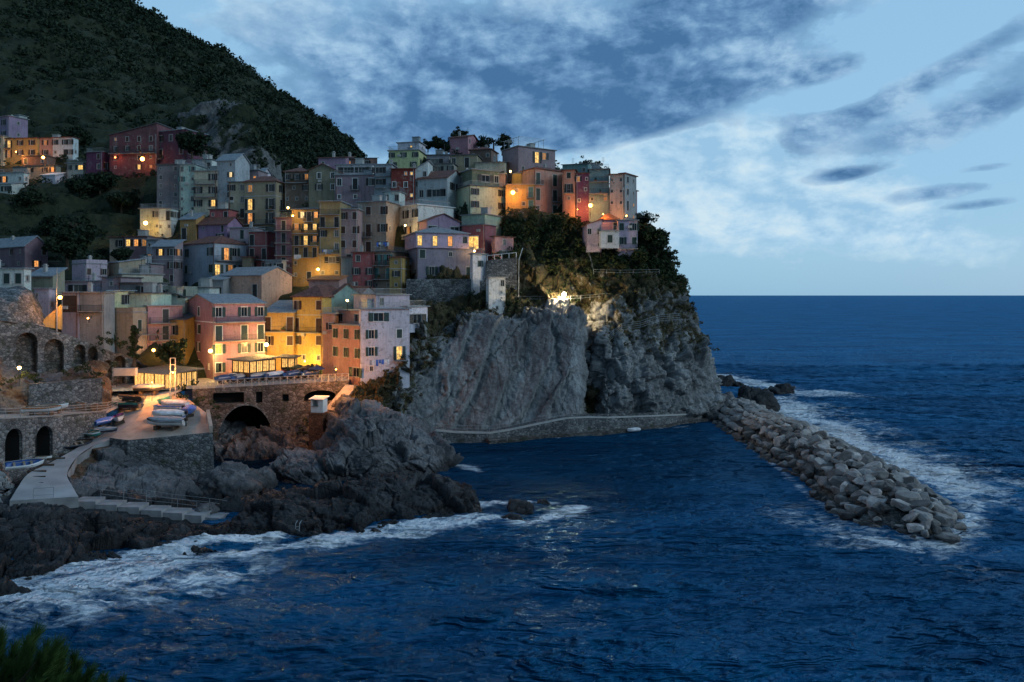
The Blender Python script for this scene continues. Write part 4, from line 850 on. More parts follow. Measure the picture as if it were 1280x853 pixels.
# ---------- right end of the summit
house('yellow house flooded by an orange street lamp', (632, 668, 670), 231, 264, 168, 3, 'yellow', '.s.d|..sb', '', ('slab',), 'shutter_teal', depth=8, opts='x')
house('yellow roof room with a lit wall lamp above the orange flooded house', (640, 652, 672), 217, 232, 173, 30, 'yellow', '', '', ('slab',), depth=5, opts='x')
house('large mauve house with steel roof frame at the top of the right end', (628, 648, 694), 183, 220, 178, 58, 'mauve', 's', 'W.DcW|s..s', ('slab',), 'shutter_dark', opts='p')
house('red brown four storey house with green shutters and a balcony', (652, 669, 704), 211, 270, 169, 55, 'salmon', '', 'd..d.|d..d.|s..d.', ('hip', 1.0, T), 'shutter_green')
house('salmon house with small balcony between red brown and magenta houses', (703, 719, 721), 213, 270, 168, 10, 'salmon', 'c|B|s|', '', ('slab', T), 'shutter_green', depth=8)
house('narrow magenta house with one lit top window above an orange lamp', (720, 736, 738), 217, 272, 167.5, 8, 'magenta', 'L.s|.s|s.|', '', ('slab', T), 'shutter_dark', trim='trim_white', depth=8)
house('blue grey attic house above the magenta and teal houses', (703, 735, 753), 205, 222, 175, 16, 'teal', '..s', 's.', ('gB', 1.2, D_), None)
house('teal grey house with teal loggia balcony and orange glow at its foot', (736, 761, 764), 212, 272, 167, 8, 'teal', '=W.W|=W.W|s.s|', '', ('terr', D_), 'shutter_teal', depth=8)
house('tall pale house with dark windows near the right end of the village', (762, 779, 781), 218, 275, 166, 8, 'cream', 's.s|s.s|s.s|', '', ('shed', 1.0, T), 'shutter_dark', depth=8)
house('last grey tower house of the village with lit lower balcony', (777, 781, 793), 217, 278, 166.5, 35, 'grey', '', 'cs|cs|dk|=sk', ('slab', T), 'shutter_dark', depth=6)
house('narrow pink slice of house at the very end of the village row', (785, 787, 796), 237, 268, 170, 35, 'pink', '', '.|.', ('slab', T), None, depth=4, opts='x')
house('lilac cliff house with white bay, alone below the village end', (734, 752, 754), 281, 314, 157, -4, 'lilac', 'n.n|..s', '', ('shedB', 1.0, T), 'shutter_green', depth=6)
house('white bay with balcony in the middle of the lilac cliff house', (751, 774, 776), 289, 309, 155.5, -4, 'white', '.cW', '', ('terr',), 'shutter_green', depth=4, opts='x')
house('right half of the lilac cliff house with two green windows', (773, 797, 799), 276, 311, 157.5, -4, 'lilac', 'c.c|=c.c', '', ('slab',), 'shutter_green', depth=6)
house('centre of the lilac cliff house with open balcony under an orange lit roof', (752, 773, 775), 275, 292, 158.5, -4, 'violet', 'W.d', '', ('hip', 1.5, 'roof_orange'), 'shutter_green', depth=6, opts='x')
# ---------- left middle
house('dark purple house with slate gabled roof and one lit low window, left edge', (-14, 31, 60), 307, 338, 150, 32, 'dusk', 'c.cs|s.s', '..c|.L.', ('gB', 2.0, S), 'shutter_brown')
house('white house with green shutters lit teal at the left edge', (-28, 30, 39), 336, 362, 128, 6, 'white', 'n.cc', 's', ('slab', S), 'shutter_green')
house('low grey tiled house behind the flag pole', (36, 66, 81), 345, 361, 133, 12, 'sand', '', '', ('shed', 1.3, S), None)
house('small lilac house with dark windows below the grey tiled roof', (43, 61, 67), 361, 395, 126, 8, 'lilac', 's.d|.W', 's', ('slab', S), 'shutter_dark')
house('pale lilac house with two ochre arched windows and corner chimneys', (90, 108, 134), 330, 366, 140, 34, 'lilac', '.s', 'c..c|s.s', ('flat',), 'shutter_brown', opts='')
house('lower lilac wing with two small dark windows beside the arched window house', (80, 126, 132), 352, 372, 137, 6, 'lilac', '.W.W', '', ('slab', S), 'shutter_dark', depth=6)
house('olive veranda house with white railed terrace above the greenish white house', (131, 149, 182), 328, 350, 143, 40, 'sand', '', 'G.G', ('shed', .8, S), 'wood_dark')
house('long white railed terrace block in front of the olive veranda house', (148, 153, 196), 343, 356, 139, 55, 'cream', '', '...', ('terr',), None, depth=7, opts='xw')
house('mauve house with arched windows below the white railed terrace', (127, 151, 157), 347, 383, 135, 8, 'mauve', '.s.|.d.', '', ('slab', D_), 'shutter_dark', depth=7)
house('small grey house with black roof panels left of the greenish white house', (150, 187, 190), 354, 372, 134.5, 5, 'dgrey', '..W', '', ('slab', D_), 'shutter_dark', depth=6)
house('grey green cube with two windows under the greenish white gable', (161, 189, 193), 367, 392, 131, 8, 'mint', '..W', '', ('slab', D_), 'shutter_dark', depth=6)
house('grey workshop with a square brown gate beside the orange lamp', (77, 98, 100), 366, 416, 125, 4, 'grey', 'g|...', '', ('slab', S), 'wood_dark', depth=8)
house('grey veranda building with brown blinds right of the workshop gate', (100, 130, 134), 366, 412, 125, 4, 'grey', '=W.W|.s.g', '', ('slab', S), 'wood_dark', depth=3)
house('pale yellow green cube beside the grey veranda building', (131, 134, 146), 364, 388, 128, 30, 'lemon', '', '.n', ('slab', S), 'shutter_dark', depth=5, opts='x')
house('blank beige block with pale green end wall and balcony', (121, 166, 183), 391, 440, 127.5, 14, (.40,.33,.24), '...|...', '.d.|...', ('flat', 'concrete'), 'shutter_green', opts='x')
house('pale green narrow front with balcony beside the beige block', (158, 162, 183), 392, 446, 128.5, 40, 'mint', '', '=.d|=.d', ('slab', S), 'shutter_green', depth=6)
house('narrow pink house with two balconies between pale green and ochre fronts', (181, 185, 200), 383, 447, 130.5, 45, 'pink', '', '=.d.|=.d.|.n.', ('slab', S), 'shutter_dark', depth=6)
house('greenish white house with sloping eaves and three dark shuttered windows', (187, 231, 234), 358, 400, 138, 4, 'mint', '.c.c|..c.', '', ('shedB', -2.0, D_), 'shutter_green', depth=8)
house('low white annex with tiled eaves right of the greenish white house', (231, 262, 264), 360, 378, 143, 4, 'white', '...', '', ('slab', D_), None, depth=6)
house('ochre house lit orange behind the small tree', (198, 232, 234), 400, 452, 133, 4, 'ochre', '.w.|...', '', ('shed', 1.2, D_), 'shutter_dark', depth=7)
# ---------- front rows
house('pale pink house with slate roof and blank pink gable above the plaza', (277, 327, 365), 344, 402, 146, 26, 'peach', 'd.d|..s', '', ('gB', 1.7, S), 'shutter_dark', opts='x')
house('small annex with slate roof and dark door left of the pale pink gabled house', (257, 279, 282), 350, 376, 147, 8, 'grey', '.d', '', ('shed', 1.2, S), 'shutter_dark', depth=6)
house('large pink four storey house with red side wall and slate roof on the plaza', (231, 268, 331), 380, 473, 128, 50, 'pink', '.c.|.p.|.w.|.Ds', '=w..w.w|=d..d.d|L..w.w|p.....', ('gA', 1.6, S), 'shutter_green', trim='trim_white')
house('orange lit lower house left of the yellow plaza house', (330, 367, 369), 391, 462, 136, 2, 'yellow', '=d..d|c..c|...', '', ('shed', 2.0, S), 'shutter_brown', depth=8, opts='x')
house('yellow plaza house with dark tiled roof and teal gable', (366, 403, 454), 372, 460, 135, 20, 'yellow', 'p..c|=d..d|c..c|.s.s', '..|s.', ('hip', 2.2, T), 'shutter_brown', opts='')
house('teal gable wing with roof terrace right of the yellow plaza house', (403, 406, 452), 378, 420, 137, 55, 'teal', '', '.s.b', ('gB', 3.4, T), 'shutter_dark', depth=9)
house('narrow salmon front with small balcony between yellow and corner houses', (403, 417, 419), 393, 466, 131, 4, 'salmon', '.c|.B|.d', '', ('terr',), 'shutter_brown', depth=6)
house('corner house with salmon front and pale lilac side wall at the foot of the cliff', (415, 449, 494), 408, 479, 125, 45, 'salmon', 'p.p.p|p.p.p|s..W', '', ('slab',), 'shutter_green', depth=None, opts='x')
house('pale lilac side of the corner house, laundry under its windows', (449, 451, 512), 387, 474, 124.6, 62, (.72,.66,.72), '', '..W....|.c...c.|.c...D.|.s.....', ('terr', S), 'shutter_green', trim='trim_white', opts='x', deep=2.0)
house('set back top storey with dark loggia on the salmon corner house', (420, 452, 482), 389, 409, 129, 45, 'salmon', 'W.W', 's.s', ('slab', S), None, depth=6)
house('white roof rooms with small window behind the roof terrace', (442, 470, 512), 369, 388, 133, 40, 'lilac', '', 'n..', ('terr',), None)
house('white end house with a square window at the foot of the stone sea wall', (503, 509, 530), 384, 412, 133, 40, 'white', '', '.W.', ('terr', S), 'shutter_dark', opts='x', depth=5, deep=.6)
house('low house with glowing orange tiled roof behind the yellow plaza house', (386, 424, 430), 350, 372, 143, 4, 'salmon', '', '', ('shed', .8, 'roof_orange'), None, depth=5, opts='x')
house('dark gabled shed roof house between the orange roof and rose house', (424, 452, 462), 366, 388, 144, 14, 'grey', 's', '', ('gB', 1.2, T), None, depth=6)
# ================================================================== VILLAGE GROUND
EX = [(-10,150,22),(0,152,24),(10,156,27),(22,160,28),(32,164,26),(44,168,18),(48,190,12),(40,205,18),(0,222,44),(-25,230,48),(-60,250,48),(30,196,32),(14,206,40),
      (-45,132,10.0),(-55,128,9.6),(-38,136,10.1),(-62,134,11.5),(-66,142,16)]
EXP = [(60,250,196),(100,240,196),(150,235,196),(185,240,192),(60,285,178),(110,290,176),(160,285,180),(110,262,188),(160,262,188),(60,320,160),(110,320,160),(0,250,190),(0,290,170),(-80,300,170),(-80,250,200),(-80,200,230),
       (0,397,113),(100,427,118),(185,460,127),(640,262,167),(700,266,168),(740,275,170),(780,284,172),(766,318,157.5),(100,215,228),(200,215,215),(300,235,205),(400,225,205),(470,215,205),(60,180,245),(270,195,225)]
G = np.array([b for b in BASES]+EX+[tuple(W(*q)) for q in EXP], float)
gx, gy = 330, 240
xs = np.linspace(-300, 33, gx)
yf = np.interp(xs, [-300,-110,-66,-60,-34,-29,-22,-12,-6,20,35], [113,115.5,128.5,124,127,138,152,157,167,169,172])
yb_ = np.interp(xs, [-300,-60,0,60], [300,270,232,215])
tv = np.linspace(0, 1, gy); Xg = np.repeat(xs[:, None], gy, 1); Yg2 = yf[:, None]*(1-tv)+yb_[:, None]*tv
pts = np.stack([Xg.ravel(), Yg2.ravel()], 1); Z = np.zeros(len(pts))
for i in range(0, len(pts), 8000):
    d2 = ((pts[i:i+8000, None, :]-G[None, :, :2])**2).sum(2)+3.
    wgt = d2**-2.2; Z[i:i+8000] = (wgt*G[None, :, 2]).sum(1)/wgt.sum(1)
pv = np.stack([pts[:, 0], pts[:, 1], Z-1.0], 1)
bank = sstep(165, 185, pv[:, 1])*sstep(-80, -95, pv[:, 0])
st = 3.0; fr = pv[:, 2]/st-np.floor(pv[:, 2]/st); pv[:, 2] += (sstep(.2, .8, fr)-fr)*st*1.0*bank+fbm(pv*.12, 4)*(.25+1.1*bank)
o = put('village_ground', mesh_np('village_ground', pv, grid_faces(gx, gy)[:, ::-1], 'hill_soil', True, {'veg': .9+0*Z, 'wet': 0*Z})); tag(o, 'steep dark green ground the houses stand on', kind='structure')
GROUND = pv
def ground_z(x, y):
    d2 = ((G[:, 0]-x)**2+(G[:, 1]-y)**2)+3.; w_ = d2**-2.2; return float((w_*G[:, 2]).sum()/w_.sum())-1.0
# ================================================================== STONE WORKS
def sweep(name, front, width, thick, mat, label, kind=None, cat=None, bottom=None):
    # deck following a line of front edge points, with a face down to `bottom`
    fr_ = [Vector(p) for p in front]; n = len(fr_); bk = []
    for i, p in enumerate(fr_):
        d = (fr_[min(i+1, n-1)]-fr_[max(i-1, 0)]); d.z = 0; d.normalize(); nn_ = Vector((-d.y, d.x, 0)); bk.append(p+nn_*width)
    mb = MB()
    for i in range(n-1):
        a, b_, c_, d_ = fr_[i], fr_[i+1], bk[i+1], bk[i]; zb = lambda q: Vector((q.x, q.y, (q.z-thick) if bottom is None else bottom))
        mb.quad(a, b_, c_, d_); mb.quad(zb(a), zb(b_), b_, a); mb.quad(zb(c_), zb(d_), d_, c_)
    mb.quad(zb(bk[0]), zb(fr_[0]), fr_[0], bk[0]); mb.quad(zb(fr_[-1]), zb(bk[-1]), bk[-1], fr_[-1])
    o = mb.build(name, mat); return tag(o, label, cat, kind=kind), fr_, bk
def railing(pts, label, h=1.05, step=2.0, mat='rail_grey', rails=(1.05, .55), name='railing', cat='railing', r=.026, group=None):
    pts = [Vector(p) for p in pts]; root = empty(name, pts[0], 0, label, cat, group); o = pts[0]; mb = MB()
    for k in rails: mb.tube([p-o+Vector((0, 0, k)) for p in pts], r, 5)
    mb.build('rail', mat, root); pm = MB(); pm.tube([(0, 0, 0), (0, 0, h)], r*1.25, 6); pme = pm.mesh('post', mat); acc = 0
    for a, b_ in zip(pts[:-1], pts[1:]):
        L = (b_-a).length; n = max(1, round(L/step))
        for i in range(n): put('post', pme, root, (a-o)+(b_-a)*(i/n))
    put('post', pme, root, pts[-1]-o); return root
class Wall:
    def __init__(s, pa, pb): s.a = Vector((pa[0], pa[1])); s.b = Vector((pb[0], pb[1])); s.L = (s.b-s.a).length; s.d = (s.b-s.a)/s.L; s.n = Vector((-s.d.y, s.d.x))
    def u(s, px):
        r = (px-640)/F; return (r*s.a.y-s.a.x)/(s.d.x-r*s.d.y)
    def z(s, px, py): u = s.u(px); Y = s.a.y+s.d.y*u; return H+(369-py)*Y/F
    def P(s, u, z, d=0): q = s.a+s.d*u+s.n*d; return (q.x, q.y, z)
    def mesh(s, ztop, zbot, ops, thick, step=.5):
        mb = MB(); us = set(np.arange(0, s.L, step)) | {s.L}
        for o in ops: us |= set(np.linspace(o[0], o[1], 17))
        us = sorted(us); us = [u for i, u in enumerate(us) if i == 0 or u-us[i-1] > 1e-4]
        for u0, u1 in zip(us[:-1], us[1:]):
            um = (u0+u1)/2; act = sorted([o for o in ops if o[0] < um < o[1]], key=lambda o: o[2](um)); lo = (zbot(u0), zbot(u1))
            for o in act:
                a0, a1, b0, b1 = o[2](u0), o[2](u1), o[3](u0), o[3](u1)
                if a0 > lo[0]+.01: mb.quad(s.P(u0, lo[0]), s.P(u1, lo[1]), s.P(u1, a1), s.P(u0, a0))
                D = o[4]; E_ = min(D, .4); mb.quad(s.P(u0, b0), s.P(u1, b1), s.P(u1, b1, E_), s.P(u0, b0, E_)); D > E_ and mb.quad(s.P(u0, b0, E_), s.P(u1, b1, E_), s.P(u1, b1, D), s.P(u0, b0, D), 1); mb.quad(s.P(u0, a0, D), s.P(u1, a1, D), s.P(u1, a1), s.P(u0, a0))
                mb.quad(s.P(u0, a0, D), s.P(u1, a1, D), s.P(u1, b1, D), s.P(u0, b0, D), 1)  # second material darkens the depth of each opening, painting its shade
                r = .16   # ring of dressed stones, proud of the face
                if o[5]: mb.quad(s.P(u0, b0+.02, -.05), s.P(u1, b1+.02, -.05), s.P(u1, b1+.35, -.05), s.P(u0, b0+.35, -.05), 2); mb.quad(s.P(u0, b0, 0), s.P(u1, b1, 0), s.P(u1, b1+.02, -.05), s.P(u0, b0+.02, -.05), 2)
                lo = (b0, b1)
            t0, t1 = ztop(u0), ztop(u1); mb.quad(s.P(u0, lo[0]), s.P(u1, lo[1]), s.P(u1, t1), s.P(u0, t0)); mb.quad(s.P(u0, t0), s.P(u1, t1), s.P(u1, t1, thick), s.P(u0, t0, thick)); act or mb.quad(s.P(u1, zbot(u1), thick), s.P(u0, zbot(u0), thick), s.P(u0, t0, thick), s.P(u1, t1, thick))
        for o in ops:
            for uu, sg in ((o[0], 1), (o[1], -1)):
                a, b_ = o[2](uu), o[3](uu); E_ = min(.4, o[4]); mb.quad(s.P(uu, a), s.P(uu, b_), s.P(uu, b_, E_), s.P(uu, a, E_)); o[4] > E_ and mb.quad(s.P(uu, a, E_), s.P(uu, b_, E_), s.P(uu, b_, o[4]), s.P(uu, a, o[4]), 1)
        mb.quad(s.P(0, zbot(0)), s.P(0, ztop(0)), s.P(0, ztop(0), thick), s.P(0, zbot(0), thick)); mb.quad(s.P(s.L, zbot(s.L)), s.P(s.L, zbot(s.L), thick), s.P(s.L, ztop(s.L), thick), s.P(s.L, ztop(s.L)))
        return mb
    def arch(s, x0, x1, ytop, ybot, yspring=None, deep=1.2, ring=True):
        u0, u1 = s.u(x0), s.u(x1); um = (u0+u1)/2; zt = s.z((x0+x1)/2, ytop); zb = s.z((x0+x1)/2, ybot); hw = (u1-u0)/2; rise = min(hw, zt-zb) if yspring is None else zt-s.z((x0+x1)/2, yspring)
        return (u0, u1, lambda u: zb, lambda u: zt-rise+rise*math.sqrt(max(0, 1-((u-um)/hw)**2)), deep, ring)
    def rect(s, x0, x1, ytop, ybot, deep=.8):
        zt = s.z((x0+x1)/2, ytop); zb = s.z((x0+x1)/2, ybot); return (s.u(x0), s.u(x1), lambda u: zb, lambda u: zt, deep, False)
# arcade wall on the left
aw = Wall(W(-60, 400, 103), W(193, 460, 127)); tp = [(-60, 380), (0, 396), (50, 407), (100, 424), (150, 444), (193, 461)]
U = [aw.u(a) for a, b_ in tp]; ZT = [aw.z(a, b_) for a, b_ in tp]
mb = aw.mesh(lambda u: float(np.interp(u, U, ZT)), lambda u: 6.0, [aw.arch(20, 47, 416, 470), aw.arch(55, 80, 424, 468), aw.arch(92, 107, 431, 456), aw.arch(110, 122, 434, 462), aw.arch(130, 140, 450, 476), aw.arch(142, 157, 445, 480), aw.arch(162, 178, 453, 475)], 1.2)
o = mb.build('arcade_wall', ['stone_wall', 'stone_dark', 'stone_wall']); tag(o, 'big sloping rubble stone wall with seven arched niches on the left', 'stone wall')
mb = MB()     # stone mass above the wall on the far left
P_ = net([[(-60, 392, 104), (-60, 372, 106), (-60, 362, 112), (-60, 360, 120)], [(5, 402, 108), (5, 378, 109.5), (5, 363, 114), (5, 360, 122)], [(40, 408, 112), (38, 378, 113.5), (30, 362, 116), (30, 360, 123)], [(58, 412, 115), (52, 395, 116.5), (45, 375, 118.5), (44, 372, 124)], [(60, 414, 117), (58, 406, 119), (56, 400, 121), (56, 398, 126)]], None)
A = smooth_resample(P_, 50, 60); p = A.reshape(-1, 3)+normals(A).reshape(-1, 3)*(fbm(A.reshape(-1, 3)*.5, 4)*.35)[:, None]
o = put('retaining_wall', mesh_np('retaining_wall', p, grid_faces(50, 60), 'stone_wall', True)); tag(o, 'pale rubble retaining wall bulging below the white and green house, far left', 'stone wall')
# low quay wall with two arched boat stores
qw = Wall(W(-60, 520, 79), W(133, 515, 104)); tp = [(-60, 525), (0, 524), (60, 521), (133, 514)]; U2 = [qw.u(a) for a, b_ in tp]; Z2 = [qw.z(a, b_) for a, b_ in tp]; qtop = lambda u: float(np.interp(u, U2, Z2))
o = qw.mesh(qtop, lambda u: 1.0, [qw.arch(6, 28, 536, 580, None, 2.2), qw.arch(44, 66, 533, 577, None, 2.2)], 1.).build('quay_wall', ['stone_wall', 'interior_shade', 'stone_wall']); tag(o, 'low stone quay wall with two dark arched boat stores beside the ramp', 'stone wall')
fe = [qw.P(u, qtop(u)+.05) for u in np.linspace(0, qw.L, 12)]+[tuple(W(150, 506, 109)), tuple(W(178, 491, 117))]
o, f1_, b1_ = sweep('quay_path', fe, 7.0, .35, 'paving', 'paved path on top of the quay wall', kind='structure')
railing([Vector(q)+Vector((.15, .15, .02)) for q in fe[:-1]], 'pale metal railing along the top of the arched quay wall', 1.1, 1.7, rails=(1.1, .75, .4))
lw_ = Wall(W(36, 500, 98.5), W(128, 500, 105.5)); o = lw_.mesh(lambda u: lw_.z(80, 477)+.0*u, lambda u: 7.5, [], .8).build('stone_wall', ['stone_wall', 'stone_dark', 'stone_wall']); tag(o, 'straight rubble wall under the arcade, above the quay railing', 'stone wall')
# ramp
rl = [W(12, 626, 78), W(22, 610, 81), W(36, 592, 85.5), W(66, 577, 91), W(104, 556, 98), W(128, 543, 103), W(140, 527, 107), W(158, 500, 112.5), W(186, 489, 117)]
rr_ = [W(98, 621, 80.5), W(90, 607, 83), W(84, 592, 87), W(96, 572, 93), W(118, 557, 97), W(150, 545, 99.5), W(172, 524, 105), W(206, 499, 112), W(232, 486, 117)]
A = smooth_resample(np.array([[list(a), list(b_)] for a, b_ in zip(rl, rr_)]), 90, 24); A[..., 2] += .02*fbm(A.reshape(-1, 3)*.8, 3).reshape(90, 24)
o = put('boat_ramp', mesh_np('boat_ramp', A.reshape(-1, 3), grid_faces(90, 24)[:, ::-1], 'ramp_paving', True)); tag(o, 'grey paved boat ramp running down to the shore', kind='structure')
mb = MB(); a, b_ = rl[0], rr_[0]; mb.quad((a.x, a.y, -1), (b_.x, b_.y, -1), b_, a)
for i in range(5):
    mb.quad((rr_[i].x, rr_[i].y, -1), (rr_[i+1].x, rr_[i+1].y, -1), rr_[i+1], rr_[i])
o = mb.build('ramp_face', 'concrete'); tag(o, 'concrete edge wall of the boat ramp', kind='structure')
for k, (px, py, Y) in enumerate([(42, 605, 83), (45, 597, 84.8), (46, 590, 86.5), (56, 582, 89), (70, 574, 92), (86, 568, 95), (100, 559, 97.6)]):
    c_ = W(px, py, Y); ra = Wall(rl[1], rl[4]); m2 = MB(); m2.box(-1.0, 1.0, -.07, .07, -.1, .13); o = m2.build('skid_beam', 'wood_dark', None, (c_.x, c_.y, c_.z+.02), .12+.05*k)
    tag(o, 'dark timber skid beam lying across the boat ramp', 'beam', 'timber skids across the boat ramp')
c_ = W(42, 624, 79); railing([c_, W(67, 622, 79.6)], 'short tubular barrier at the foot of the boat ramp', 1.1, 2.2, rails=(1.1, .35), name='barrier', cat='barrier')
# boat terrace
tz = [W(137, 548, 98.5), W(160, 551, 97), W(266, 541, 98.2), W(262, 520, 104), W(226, 492, 115.5), W(196, 492, 115.5), W(168, 528, 103)]
mb = MB(); n = len(tz); cen = sum(tz, Vector())/n
for i in range(n): mb.tri(cen, tz[i], tz[(i+1) % n])
for v_ in (0,): pass
o = mb.build('boat_terrace', 'terrace_paving'); o.location.z = .05; tag(o, 'paved boat terrace, warm lit by the restaurant lamps', kind='structure')
mb = MB()
ring = [tz[6], tz[0], tz[1], tz[2], tz[3], tz[4]]
for a, b_ in zip(ring[:-1], ring[1:]):
    k = max(1, int((b_-a).length/1.)); 
    for i in range(k):
        p0, p1 = a.lerp(b_, i/k), a.lerp(b_, (i+1)/k); bt = .9; c0 = (p0-cen); c1_ = (p1-cen); e0 = Vector((c0.x, c0.y, 0)).normalized()*.5; e1 = Vector((c1_.x, c1_.y, 0)).normalized()*.5
        mb.quad(Vector((p0.x, p0.y, -1.))+e0*bt, Vector((p1.x, p1.y, -1.))+e1*bt, p1+Vector((0, 0, .04)), p0+Vector((0, 0, .04)))
o = mb.build('terrace_wall', 'stone_wall'); tag(o, 'high dark rubble wall carrying the boat terrace', 'stone wall')
mb = MB(); 
for a, b_ in ((tz[2], tz[3]),): 
    d = (b_-a); nn_ = Vector((-d.y, d.x, 0)).normalized()*.45; mb.hexa([a+nn_*0, a+nn_, b_+nn_, b_]+[q+Vector((0, 0, .9)) for q in (a, a+nn_, b_+nn_, b_)])
o = mb.build('parapet', 'terrace_paving'); tag(o, 'short orange lit parapet at the right end of the boat terrace', 'parapet')
# bridge
bw = Wall(W(241, 484, 116), W(436, 478, 123.5)); ztop = lambda u: 10.2+.5*u/bw.L
o = bw.mesh(ztop, lambda u: -1., [bw.rect(266, 305, 491, 505, 2.), bw.arch(271, 342, 507, 585, 556, 9.), bw.rect(320, 328, 490, 504, .7), bw.rect(353, 361, 493, 502, .7), bw.arch(380, 421, 488, 503, 497, 2.2, False)], 1.).build('bridge_wall', ['stone_bridge', 'interior_shade', 'stone_wall'])
tag(o, 'stone bridge wall with one large arch over the tidal inlet', 'bridge')
mb = MB(); mb.quad(*[bw.P(*q) for q in ((0, 10.22, 0), (bw.L, 10.72, 0))], bw.P(bw.L, 10.9, 20), bw.P(0, 10.3, 24)); mb.quad(bw.P(-14, 10.1, 2), bw.P(0, 10.21, .5), bw.P(0, 10.3, 24), bw.P(-14, 10.4, 24))
o = mb.build('plaza', 'paving'); tag(o, 'paved village square above the bridge', kind='structure')
root = empty('lattice_railing', bw.P(0, 10.2, .2), math.atan2(bw.d.y, bw.d.x), 'pale wooden railing with crossed braces along the top of the bridge', 'railing')
n = 22; st = bw.L/n; pm = MB(); pm.box(-.06, .06, -.06, .06, 0, 1.25); pme = pm.mesh('post', 'trim'); bm_ = MB(); bm_.tube([(0, 0, .15), (st, 0, 1.05)], .035, 4); bm_.tube([(0, .03, 1.05), (st, .03, .15)], .035, 4); bme = bm_.mesh('cross_brace', 'trim')
mb = MB(); mb.tube([(0, 0, 1.2), (bw.L, 0, 1.7)], .045, 5); mb.tube([(0, 0, .12), (bw.L, 0, .62)], .03, 5); mb.build('rail', 'trim', root)
for i in range(n+1):
    put('post', pme, root, (st*i, 0, .5*i/n))
    if i < n: put('cross_brace', bme, root, (st*i, 0, .5*i/n))
railing([W(226, 489, 115), W(241, 484, 116.4)], 'short pale railing joining the restaurant to the bridge', 1.2, 1.2, 'trim', (1.2, .7))
# steep path from the plaza to the sea walk
o, a_, b2_ = sweep('cliff_path', [W(432, 481, 123), W(420, 495, 120), W(405, 512, 117.5)], 2.2, .3, 'paving', 'sloping path below the corner house', kind='structure')
# sea walk along the cliff
fw = [(430,510,118.5),(455,519,121),(485,526,123),(523,536,124.5),(570,540,126),(612,541,127),(637,537,128),(675,529,129.5),(710,522,131),(735,521,132.6),(760,521.5,134),(815,519.5,138.5),(872,517,146),(893,514,151)]
fp = [W(*q) for q in fw]
o, f2_, b2_ = sweep('sea_walk', fp, 3.2, 0, 'stone_wall', 'concrete sea walk curving along the foot of the cliff', kind='structure', bottom=-1.8)
mb = MB()
for a, b_ in zip(fp[:-1], fp[1:]): mb.hexa([a+Vector((0, -.12, -.22)), b_+Vector((0, -.12, -.22)), b_+Vector((0, .5, -.22)), a+Vector((0, .5, -.22)), a+Vector((0, -.12, .06)), b_+Vector((0, -.12, .06)), b_+Vector((0, .5, .06)), a+Vector((0, .5, .06))])
o = mb.build('coping', 'trim'); tag(o, 'pale stone edge of the sea walk', kind='structure')
ap = [W(*q) for q in [(612,555,124.5),(640,551,125.5),(666,547.5,127.5),(720,539.5,130.3),(760,534,133),(815,530,137.5),(872,527,144.5),(905,527,149)]]
for q in ap: q.z = .45
o, _, _ = sweep('apron', ap, 3.0, 0, 'stone_dark', 'low wet stone apron at the waterline below the sea walk', kind='structure', bottom=-1.5)
railing([p+Vector((0, .15, 0)) for p in fp[1:9]], 'thin pale railing on the sea walk at the foot of the slabs', 1.1, 2.2, rails=(1.1, .6))
mb = MB()
for a, b_ in zip(fp[8:-1], fp[9:]): mb.hexa([a+Vector((0, .02, 0)), b_+Vector((0, .02, 0)), b_+Vector((0, .35, 0)), a+Vector((0, .35, 0)), a+Vector((0, .02, .5)), b_+Vector((0, .02, .5)), b_+Vector((0, .35, .5)), a+Vector((0, .35, .5))])
o = mb.build('parapet', 'stone_wall'); tag(o, 'plain concrete parapet on the right half of the sea walk', 'parapet')
railing([W(596, 527, 129), W(612, 541, 126.6), W(634, 552, 124.9)], 'slanting handrail of the steps down from the sea walk', 1.0, 2., rails=(1.0,))
railing([W(711, 522, 130.8), W(722, 532, 129.8)], 'short handrail above the apron steps in the middle of the sea walk', 1.0, 2., rails=(1.0,))
railing([W(470, 521, 122.5), W(440, 508, 119.5), W(418, 505, 117.5)], 'thin railing on the mound beside the kiosk', 1.0, 2.)
# sea wall under the village
sw = Wall(W(508, 370, 146.0), W(646, 370, 147)); tp = [(508, 349), (592, 349), (606, 352), (608, 326), (646, 322)]
U3 = [sw.u(a) for a, b_ in tp]; Z3 = [sw.z(a, b_) for a, b_ in tp]
o = sw.mesh(lambda u: float(np.interp(u, U3, Z3)), lambda u: sw.z(570, 400), [sw.arch(636, 644, 360, 372, None, .6)], 5.5).build('sea_wall', ['stone_wall', 'stone_dark', 'stone_wall']); tag(o, 'high stone sea wall carrying the village above the grey slabs', 'stone wall')
railing([sw.P(sw.u(609), sw.z(609, 326), .3), sw.P(sw.L-.1, sw.z(645, 322), .3)], 'white posted railing on the sea wall terrace', 1.0, 1.6, 'trim_white', (1.0,), r=.06)
mb = MB(); c_ = W(648, 372, 146.5); mb.tube([(c_.x, c_.y, c_.z), (c_.x+.1, c_.y+1.6, c_.z+7.5), (c_.x+.9, c_.y+3.5, c_.z+10)], .09, 5); o = mb.build('drain_pipe', 'rail_grey'); tag(o, 'long pale pipe running down the cliff beside the sea wall', 'pipe')
